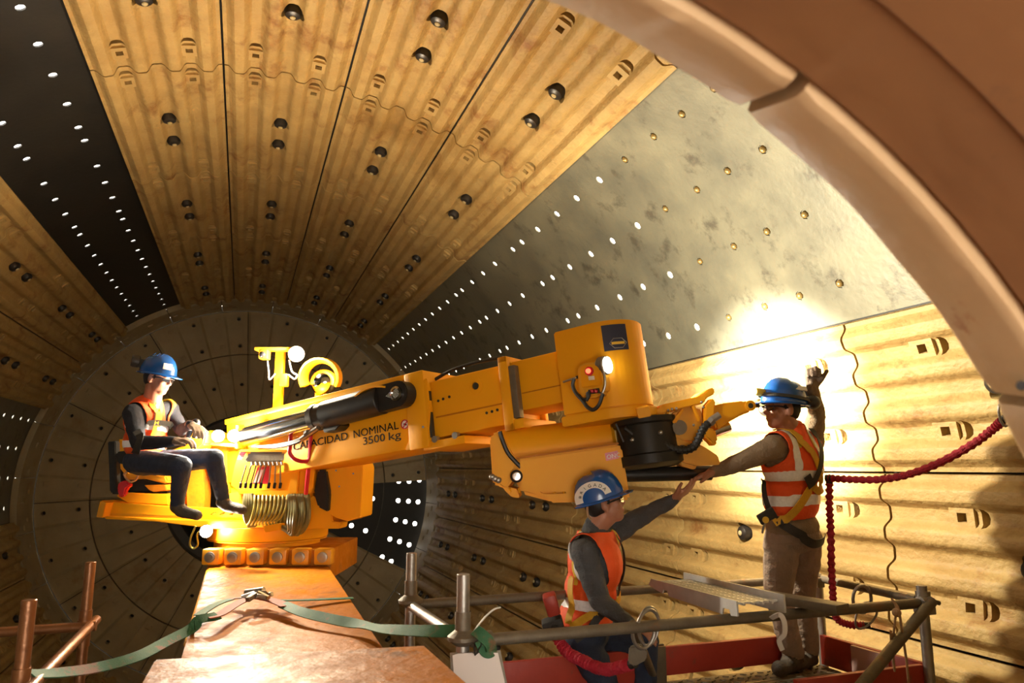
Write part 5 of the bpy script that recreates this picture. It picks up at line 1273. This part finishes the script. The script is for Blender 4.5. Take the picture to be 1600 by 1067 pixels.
# ------------------------------------------------------------------ the standing helper
def make_standing():
    B = Body(); D = 4.22
    fw = Vector((-.12, 1.0, 0)).normalized(); A = axes(fw, Vector((-.05, .0, 1)))    # chest looks to the left wall, back towards the viewer
    hf = Vector((-.94, .18, .08)).normalized(); AH = axes(hf, Vector((-.12, 0, 1)))
    hc = PT(1222, 640, D); nb = PT(1239, 676, D+.02); head(B, hc, AH, nb)
    r = A.col[0]
    shL = PT(1207, 700, D-.10); shR = PT(1268, 690, D+.14)
    B.limb(nb, PT(1240, 700, D), .062, .10, 'top'); B.limb(shL, shR, .074, .074, 'top')
    B.egg(PT(1238, 722, D), A, (.185, .125, .17), 'top'); B.egg(PT(1236, 775, D), A, (.165, .12, .17), 'top'); B.egg(PT(1238, 822, D), A, (.168, .13, .10), 'top2')
    elL = PT(1157, 722, D-.12); wrL = PT(1116, 737, D-.06); B.chain([shL, mid(shL, elL, .5), elL], (.072, .060, .052), 'arm'); B.chain([elL, mid(elL, wrL, .4), wrL], (.052, .047, .036), 'arm')
    hand(B, wrL, PT(1080, 748, D-.06)-wrL, Vector((-.2, .1, -1)), 'hand', (12, 16, 12), 5, 1, 1.02, 1.0, 30)
    elR = PT(1276, 648, D+.10); wrR = PT(1269, 606, D+.04); B.chain([shR, mid(shR, elR, .5), elR], (.070, .062, .053), 'arm'); B.chain([elR, mid(elR, wrR, .5), wrR], (.052, .046, .035), 'arm')
    hand(B, wrR, Vector((.10, .02, 1)), Vector((-.25, -.5, .3)), 'hand2', (62, 78, 50), 3, 1, 1.05, 1.1, 40)
    pel = PT(1238, 835, D); ft = lambda px, py, d: Vector((PT(px, py, d).x, PT(px, py, d).y, ZD))
    # feet stand on the deck
    def deckpt(px, py, h): return on_plane(px, py, (0, 0, ZD+h), Vector((0, 0, 1)))
    aL = deckpt(1238, 1018, .11); aR = deckpt(1262, 1012, .11)
    hpL = PT(1222, 842, D-.02); hpR = PT(1256, 842, D+.08)
    kL = mid(hpL, aL, .50)+Vector((-.05, .02, 0)); kR = mid(hpR, aR, .50)+Vector((-.01, .02, 0))
    B.egg(pel, A, (.165, .13, .11), 'leg')
    for hp, kn, an in ((hpL, kL, aL), (hpR, kR, aR)):
        B.chain([hp, mid(hp, kn, .5), kn], (.105, .095, .078), 'leg'); B.chain([kn, mid(kn, an, .4), an], (.076, .072, .066), 'leg')
        fd = Vector((-.80, -.30, 0)).normalized(); B.limb(an-Vector((0, 0, .035)), an+fd*.05-Vector((0, 0, .058)), .058, .050, 'boot'); B.limb(an-fd*.03-Vector((0, 0, .066)), an+fd*.16-Vector((0, 0, .070)), .044, .040, 'boot')
    o = person('person', B, {'skin': 'skin', 'top': 'khaki_shirt', 'arm': 'khaki_shirt', 'top2': 'khaki_shirt', 'leg': 'khaki_trousers', 'hand': 'skin', 'hand2': 'glove', 'boot': 'boot'}, 'standing worker in khaki and orange vest, one gloved fist raised to the wall', Vector((aL.x, aL.y, ZD)), amp=.006)
    T = (PT(1236, 775, D), A.col[0], A.col[1], A.col[2])
    arms = [(shL, elL, .094), (shR, elR, .092)]
    S = [('reflective_stripe', 'reflective', lambda l: (l[:, 2] > -.045) & (l[:, 2] < .015)), ('reflective_stripe', 'reflective', lambda l: (l[:, 2] > .095) & (l[:, 2] < .15)),
         ('reflective_stripe', 'reflective', lambda l: (abs(abs(l[:, 0])-.088) < .022) & (l[:, 2] > .15)), ('yellow_trim', 'vest_yellow', lambda l: (abs(abs(l[:, 0])-.055) < .010) & (l[:, 2] > .27))]
    vo = vest(o, B, T, ('top',), arms, -.125, .50, lambda l: np.zeros(len(l), bool), S, .018)
    Q = lambda x, y, z: T[0]+A.col[0]*x+A.col[1]*y+A.col[2]*z
    bk = ('top', 'top2', 'leg')
    strap_on(B, o, 'harness_strap', [Q(-.10, -.02, .36), Q(-.02, -.13, .28), Q(.03, -.15, .18), Q(.07, -.15, .10), Q(.12, -.10, .04)], .042, 'harness_yellow', .028, bk)
    strap_on(B, o, 'harness_strap', [Q(.12, -.05, .34), Q(.09, -.13, .27), Q(.05, -.15, .18), Q(.0, -.15, .08)], .04, 'harness_black', .031, bk)
    strap_on(B, o, 'harness_strap', [Q(.13, -.10, .04), Q(.06, -.15, .03), Q(-.0, -.15, .05), Q(-.10, -.12, -.06), Q(-.155, -.02, -.15)], .045, 'harness_yellow', .030, bk)
    strap_on(B, o, 'harness_strap', [Q(.0, -.15, .06), Q(-.03, -.15, .10), Q(-.05, -.15, .13)], .045, 'harness_black', .034, bk)
    strap_on(B, o, 'leg_strap', [Q(-.15, -.05, -.14), Q(-.09, -.14, -.21), Q(.0, -.15, -.27), Q(.09, -.13, -.27), Q(.15, -.06, -.24)], .05, 'harness_black', .02, bk)
    strap_on(B, o, 'side_strap', [Q(-.17, .02, .12), Q(-.17, .0, .02), Q(-.165, -.02, -.08), Q(-.15, -.05, -.15)], .035, 'harness_black', .030, bk)
    bm = NB(); box(bm, frame(PT(1198, 806, D-.22), RGT+UPV*.6, -FWD), -.05, .05, -.03, .03, -.012, .012, .006); obj('buckle', bm, 'harness_black', o)
    bm = NB(); lathe(bm, frame(PT(1196, 812, D-.235), RGT, -FWD), [(.018, 0), (.018, .006), (.008, .007)], 14); obj('buckle_button', bm, 'sign_yellow', o)
    bm = NB(); tube(bm, smooth_path([PT(1197, 814, D-.23), PT(1193, 824, D-.23), PT(1191, 833, D-.23)]), .006); obj('clip', bm, 'galv', o)
    h, P = helmet(o, hc, AH, 'helmet_blue'); hair(o, hc, AH); glasses(o, hc, AH, 'lens')
    bm = NB(); pts = []
    for i in range(25):
        t = R_(-80+340*i/24); pts.append(P(.118*math.cos(t), .144*math.sin(t)-.012, .068+.008*math.sin(t)))
    ribbon(bm, pts, [(p-hc).normalized() for p in pts], .022, .003); obj('lamp_strap', bm, 'harness_black', h)
    headlamp(h, P, AH, P(0, .138, .088), AH.col[1], 'vest_yellow', .022)
    bm = NB(); ball(bm, P(-.04, -.165, .055), .055, 14, (1.0, .8, .75), AH.to_4x4()); obj('lamp_battery', bm, 'headlamp_grey', h)
    bm = NB(); box(bm, Matrix.Translation(P(-.085, -.055, .125)) @ AH.to_4x4() @ Matrix.Rotation(R_(35), 4, 'Y'), -.004, .006, -.045, .03, -.016, .016, .003); obj('helmet_label', bm, 'white_label', h)
    reparent_deep(o); return o, B, Q
# ------------------------------------------------------------------ the helper climbing up beside the rail
def make_climber():
    B = Body(); D = 3.98
    fw = Vector((.92, -.05, 0)).normalized(); A = axes(fw, Vector((.14, .0, 1)))
    hf = Vector((.93, -.32, .32)).normalized(); AH = axes(hf, Vector((-.10, 0, 1)))
    hc = PT(944, 787, D); nb = PT(929, 822, D); head(B, hc, AH, nb)
    shR = PT(912, 862, D-.16); shL = PT(952, 838, D+.16); B.limb(nb, PT(930, 842, D), .062, .09, 'top'); B.limb(shR, shL, .07, .068, 'top')
    B.egg(PT(929, 878, D), A, (.175, .12, .16), 'top'); B.egg(PT(922, 925, D), A, (.155, .115, .15), 'top'); B.egg(PT(914, 965, D), A, (.16, .12, .10), 'top'); 
    elR = PT(938, 940, D-.26); wrR = PT(985, 976, D-.36); B.chain([shR, mid(shR, elR, .5), elR], (.072, .064, .054), 'arm'); B.chain([elR, mid(elR, wrR, .4), wrR], (.054, .048, .036), 'arm')
    hand(B, wrR, PT(1012, 984, D-.42)-wrR, Vector((0, .3, -1)), 'hand', (25, 30, 20), 5, -1, 1.0, 1.0)
    elL = PT(1005, 806, D+.22); wrL = PT(1053, 780, D+.14); B.chain([shL, mid(shL, elL, .5), elL], (.068, .060, .052), 'arm'); B.chain([elL, mid(elL, wrL, .4), wrL], (.052, .047, .034), 'arm')
    hand(B, wrL, PT(1088, 755, D+.10)-wrL, Vector((.1, .1, 1)), 'hand', (8, 12, 8), 5, 1, 1.02, 1.0, 35)
    pel = PT(914, 985, D); B.egg(pel, A, (.165, .13, .11), 'leg')
    zf = -1.355; hpR = PT(908, 1000, D-.09); hpL = PT(925, 998, D+.10)
    kR = PT(945, 1068, D-.12); aR = Vector((kR.x-.06, kR.y+.02, zf+.11)); kL = PT(1010, 1000, D+.02); aL = Vector((kL.x-.02, kL.y+.05, -.98))
    B.chain([hpR, mid(hpR, kR, .5), kR], (.098, .090, .074), 'leg'); B.chain([kR, mid(kR, aR, .4), aR], (.072, .066, .055), 'leg')
    B.chain([hpL, mid(hpL, kL, .5), kL], (.096, .088, .072), 'leg'); B.chain([kL, mid(kL, aL, .4), aL], (.070, .064, .055), 'leg')
    for an in (aR, aL):
        fd = Vector((1, -.1, 0)).normalized(); B.limb(an-Vector((0, 0, .035)), an+fd*.05-Vector((0, 0, .058)), .056, .048, 'boot'); B.limb(an-fd*.03-Vector((0, 0, .066)), an+fd*.16-Vector((0, 0, .070)), .044, .040, 'boot')
    o = person('person', B, {'skin': 'skin', 'top': 'grey_jacket', 'arm': 'grey_jacket', 'leg': 'jeans', 'hand': 'skin', 'boot': 'boot'}, 'worker in grey jacket and orange vest climbing through the scaffold, arm stretched out', Vector((aR.x, aR.y, zf)), amp=.007)
    bm = NB(); box(bm, Matrix.Translation((aL.x+.05, aL.y, 0)), -.14, .16, -.16, .16, -1.15, -1.095, .006); stp = obj('step_box', bm, 'wood_plank'); tag(stp, 'low wooden step carrying the climbing worker on the scaffold', 'step')
    for s in (-.10, .12):
        bm = NB(); box(bm, Matrix.Translation((aL.x+.05+s, aL.y, 0)), -.02, .02, -.14, .14, -1.355, -1.15, .004); obj('step_leg', bm, 'wood_plank', stp)
    T = (PT(922, 925, D), A.col[0], A.col[1], A.col[2]); arms = [(shR, elR, .092), (shL, elL, .09)]
    S = [('reflective_stripe', 'reflective', lambda l: (l[:, 2] > -.075) & (l[:, 2] < -.02) & (l[:, 1] < .06)), ('reflective_stripe', 'reflective', lambda l: (abs(abs(l[:, 0])-.105) < .018) & (l[:, 2] > .08) & (l[:, 1] < .07)), ('yellow_trim', 'vest_yellow', lambda l: (abs(abs(l[:, 0])-.075) < .012) & (l[:, 2] > .05))]
    vest(o, B, T, ('top',), arms, -.17, .33, lambda l: ((abs(l[:, 0]) < .015+.25*np.clip(l[:, 2]-.16, 0, 1)) & (l[:, 1] > .02) & (l[:, 2] > .10)), S, .024)
    Q = lambda x, y, z: T[0]+A.col[0]*x+A.col[1]*y+A.col[2]*z; bk = ('top', 'leg')
    strap_on(B, o, 'harness_strap', [Q(.10, .11, .0), Q(.15, .05, -.03), Q(.165, -.02, -.07), Q(.13, -.10, -.12), Q(.08, -.14, -.16)], .04, 'harness_yellow', .036, bk)
    strap_on(B, o, 'harness_strap', [Q(.16, -.0, -.05), Q(.165, -.03, -.10), Q(.14, -.08, -.17), Q(.10, -.12, -.22)], .04, 'harness_black', .038, bk)
    strap_on(B, o, 'chest_strap', [Q(.08, .14, .10), Q(0, .15, .12), Q(-.07, .14, .12)], .045, 'harness_black', .034, bk)
    strap_on(B, o, 'harness_strap', [Q(.09, .06, .25), Q(.085, .13, .16), Q(.08, .15, .04), Q(.07, .14, -.06)], .04, 'harness_black', .034, bk)
    strap_on(B, o, 'harness_strap', [Q(.05, -.12, .10), Q(.07, -.15, .02), Q(.08, -.15, -.06), Q(.07, -.14, -.14)], .045, 'harness_yellow', .036, bk)
    bm = NB(); box(bm, frame(PT(862, 945, D-.16), RGT+UPV*.3, -FWD), -.035, .035, -.05, .06, -.04, .04, .012); pouch = obj('pouch', bm, 'red_paint', o)
    bm = NB(); box(bm, frame(PT(862, 975, D-.16), RGT+UPV*.3, -FWD), -.05, .06, -.03, .03, -.04, .04, .012); obj('energy_absorber', bm, 'harness_black', o)
    bm = NB(); prism(bm, Matrix.Translation(PT(937, 888, D-.30)) @ frame((0, 0, 0), RGT, -FWD), [(-.022, -.028), (.022, -.028), (.022, .026), (-.022, .026)], -.02, .004, .002); bpy.data.objects.remove(obj('badge_tmp', bm, 'brass', o))
    h, P = helmet(o, hc, AH, 'helmet_blue'); hair(o, hc, AH); glasses(o, hc, AH, 'lens')
    # curved white sticker with lettering on the side of the shell
    def shellpt(y, z, e=.0):
        # a point on the viewer's side of the dome, pushed e off the shell
        s_ = HPROF[-1][0]
        for (s0, z0), (s1, z1) in zip(HPROF, HPROF[1:]):
            if z0 <= z <= z1: s_ = s0+(s1-s0)*(z-z0)/(z1-z0); break
        if z < 0: s_ = 1.0
        yy = max(-.97, min(.97, y/(.138*s_))); x = .112*s_*math.sqrt(1-yy*yy); n_ = Vector((x/.0125, y/.019, max(z, 0)/.017)).normalized()*e
        return P(x+n_.x, y-.012+n_.y, .040+z+n_.z)
    arc = lambda t, rad: (-.040+rad*1.12*math.cos(t), .016+rad*math.sin(t))
    bm = NB(); vs_ = []
    for i in range(21):
        t = R_(188-186*i/20); vs_.append([bm.verts.new(shellpt(*arc(t, rr), .0045)) for rr in (.052, .063, .074, .085)])
    for i in range(20):
        for k in range(3): bm.faces.new((vs_[i][k], vs_[i][k+1], vs_[i+1][k+1], vs_[i+1][k]))
    stk = obj('helmet_sticker', bm, 'white_label', h)
    for i, ch in enumerate('BRIGADA'):
        t = R_(158-22*i); y, z = arc(t, .058); p = shellpt(y, z, .0062); y2, z2 = arc(t, .080); u_ = (shellpt(y2, z2, .0062)-p).normalized(); y3, z3 = arc(t-.1, .058); x_ = (shellpt(y3, z3, .0062)-p); x_ = (x_-u_*x_.dot(u_)).normalized(); n_ = x_.cross(u_)
        M = Matrix((x_, u_, n_)).transposed().to_4x4(); M.translation = p; text_mesh('letter', ch, .026, M, 'text_black', stk, .0008, 'CENTER')
    bm = NB(); tube(bm, smooth_path([P(.09, -.10, .03), P(.07, -.11, -.02), P(.05, -.10, -.05)]), .006); obj('helmet_strap', bm, 'rope', h)
    reparent_deep(o); return o, Q
operator = make_operator()
standing, SB, SQ = make_standing()
climber, CQ = make_climber()
# ================================================================== lanyards, hooks, lamps
def lanyard(name, pts, label, r=.017, seed=0):
    path = smooth_path(pts, 14); root = empty(name, path[0]); tag(root, label, 'lanyard')
    bm = NB(); tube(bm, path, r, 10, lambda t: r*(1+.28*math.sin(t*len(path)*1.9+seed)+.12*math.sin(t*len(path)*4.3))); obj('webbing', bm, 'lanyard_red', root)
    bm = NB(); cyl(bm, path[0]-(path[1]-path[0]).normalized()*.02, path[3], r*1.05, n=10); obj('end_sleeve', bm, 'harness_black', root)
    bm = NB(); cyl(bm, path[-4], path[-1]+(path[-1]-path[-2]).normalized()*.03, r*.9, n=10); obj('end_sleeve', bm, 'harness_black', root)
    return root
def carabiner(root, c, x, z, L=.10, w_=.035, m='galv', r=.006):
    M = frame(c, x, z); bm = NB(); pts = [M @ Vector((L*.5*math.cos(2*math.pi*i/18), w_*math.sin(2*math.pi*i/18)*(1+.25*math.cos(2*math.pi*i/18)), 0)) for i in range(18)]
    tube(bm, pts, r, 8, closed=True); return obj('hook', bm, m, root)
DS = 4.2
l1 = lanyard('red_lanyard', [PT(1296, 747, DS-.05), PT(1330, 749, 4.05), PT(1375, 749, 3.9), PT(1420, 741, 3.75), PT(1470, 722, 3.6), PT(1520, 694, 3.45), PT(1552, 670, 3.35), PT(1566, 657, 3.3)], 'red elastic lanyard running from the harness up to the rim of the mouth', .019, 1)
carabiner(l1, PT(1571, 645, 3.28), UPV, FWD, .12, .03)
bm = NB(); tube(bm, smooth_path([PT(1574, 636, 3.25), PT(1585, 622, 2.6), PT(1592, 610, 1.6), PT(1596, 602, .90)]), .006, 8); obj('anchor_cord', bm, 'hose_black', l1)
reparent(l1)
l2 = lanyard('red_lanyard', [PT(1296, 752, DS-.05), PT(1296, 790, 4.12), PT(1298, 830, 4.1), PT(1299, 880, 4.08), PT(1301, 920, 4.06), PT(1303, 950, 4.05), PT(1309, 968, 4.04), PT(1328, 976, 4.02), PT(1350, 977, 4.0)], 'red elastic lanyard hanging from the harness down to the scaffold rail', .019, 2)
for q in ((1344, 962, 3.98),): carabiner(l2, PT(q[0]+8, q[1], q[2]), RGT*.6+UPV, FWD, .16, .05)
bm = NB(); M = frame(PT(1347, 936, 3.98), RGT, FWD); pts = [M @ Vector((.05*math.cos(2*math.pi*i/18), .075*math.sin(2*math.pi*i/18), .0)) for i in range(18)]; tube(bm, pts, .009, 8, closed=True); obj('rail_hook', bm, 'galv', l2)
reparent(l2)
l3 = lanyard('red_lanyard', [PT(868, 985, 3.78), PT(876, 1005, 3.72), PT(890, 1022, 3.65), PT(910, 1032, 3.55), PT(930, 1042, 3.48), PT(950, 1046, 3.4), PT(970, 1042, 3.34), PT(985, 1038, 3.3)], 'crumpled red lanyard slung below the near rail to a big hook', .024, 3)
bm = NB(); M = frame(PT(1006, 990, 3.2), RGT, FWD); pts = [M @ Vector((.055*math.cos(t)+(.02 if math.sin(t) < 0 else 0), .085*math.sin(t)-.02, .03*math.cos(t))) for t in [2*math.pi*i/22 for i in range(22)]]; tube(bm, pts, .008, 8, closed=True); obj('rail_hook', bm, 'galv', l3)
bm = NB(); pts = [M @ Vector((.05*math.cos(t)+.025, .085*math.sin(t)-.025, .03*math.cos(t)+.02)) for t in [2*math.pi*i/22 for i in range(22)]]; tube(bm, pts, .006, 8, closed=True); obj('rail_hook', bm, 'galv', l3)
slab('hook_gate', [(984, 1012), (1000, 1006), (1012, 1018), (1010, 1032), (992, 1042), (982, 1036)], PT(998, 1024, 3.2), -FWD, .02, 'galv_worn', l3, .006)
reparent(l3)
# white sling over the near rail
bm = NB(); ribbon(bm, smooth_path([PT(1205, 965, 3.30), PT(1218, 960, 3.26), PT(1225, 972, 3.24), PT(1225, 990, 3.24), PT(1217, 1000, 3.25), PT(1222, 1015, 3.26)]), -FWD, .022, .006); o = obj('white_sling', bm, 'wire_white'); tag(o, 'short white sling looped over the near scaffold rail', 'sling')
# bright work lamp on the far side of the boom head, shining on the wall
wl = MH @ Vector((-.04, .33, .02)); wdir = Vector((.80, .42, .16)).normalized()
bm = NB(); lathe(bm, frame(wl-wdir*.08, wdir.orthogonal(), wdir), [(.04, 0), (.075, .03), (.085, .07), (.08, .075)], 20); hh = obj('lamp_housing', bm, 'dark_steel', mach)
bm = NB(); lathe(bm, frame(wl-wdir*.08, wdir.orthogonal(), wdir), [(.078, .076), (.05, .084), (.001, .086)], 20); obj('lamp_glass', bm, 'lamp_white', hh)
bm = NB(); cyl(bm, wl-wdir*.06, MH @ Vector((-.06, .20, .0)), .02, n=10); obj('lamp_arm', bm, 'dark_steel', hh)
inv = Matrix.Translation(mach.location).inverted(); hh.matrix_parent_inverse = inv
lamp('wall_lamp', 'SPOT', wl+wdir*.02, WALL_W, (1, .91, .70), wl+WALL_AIM, .05, 172, .35)
lamp('wall_lamp_beam', 'SPOT', wl+wdir*.02, HOT_W, (1, .94, .78), HOT_AIM, .05, 62, 1.0)
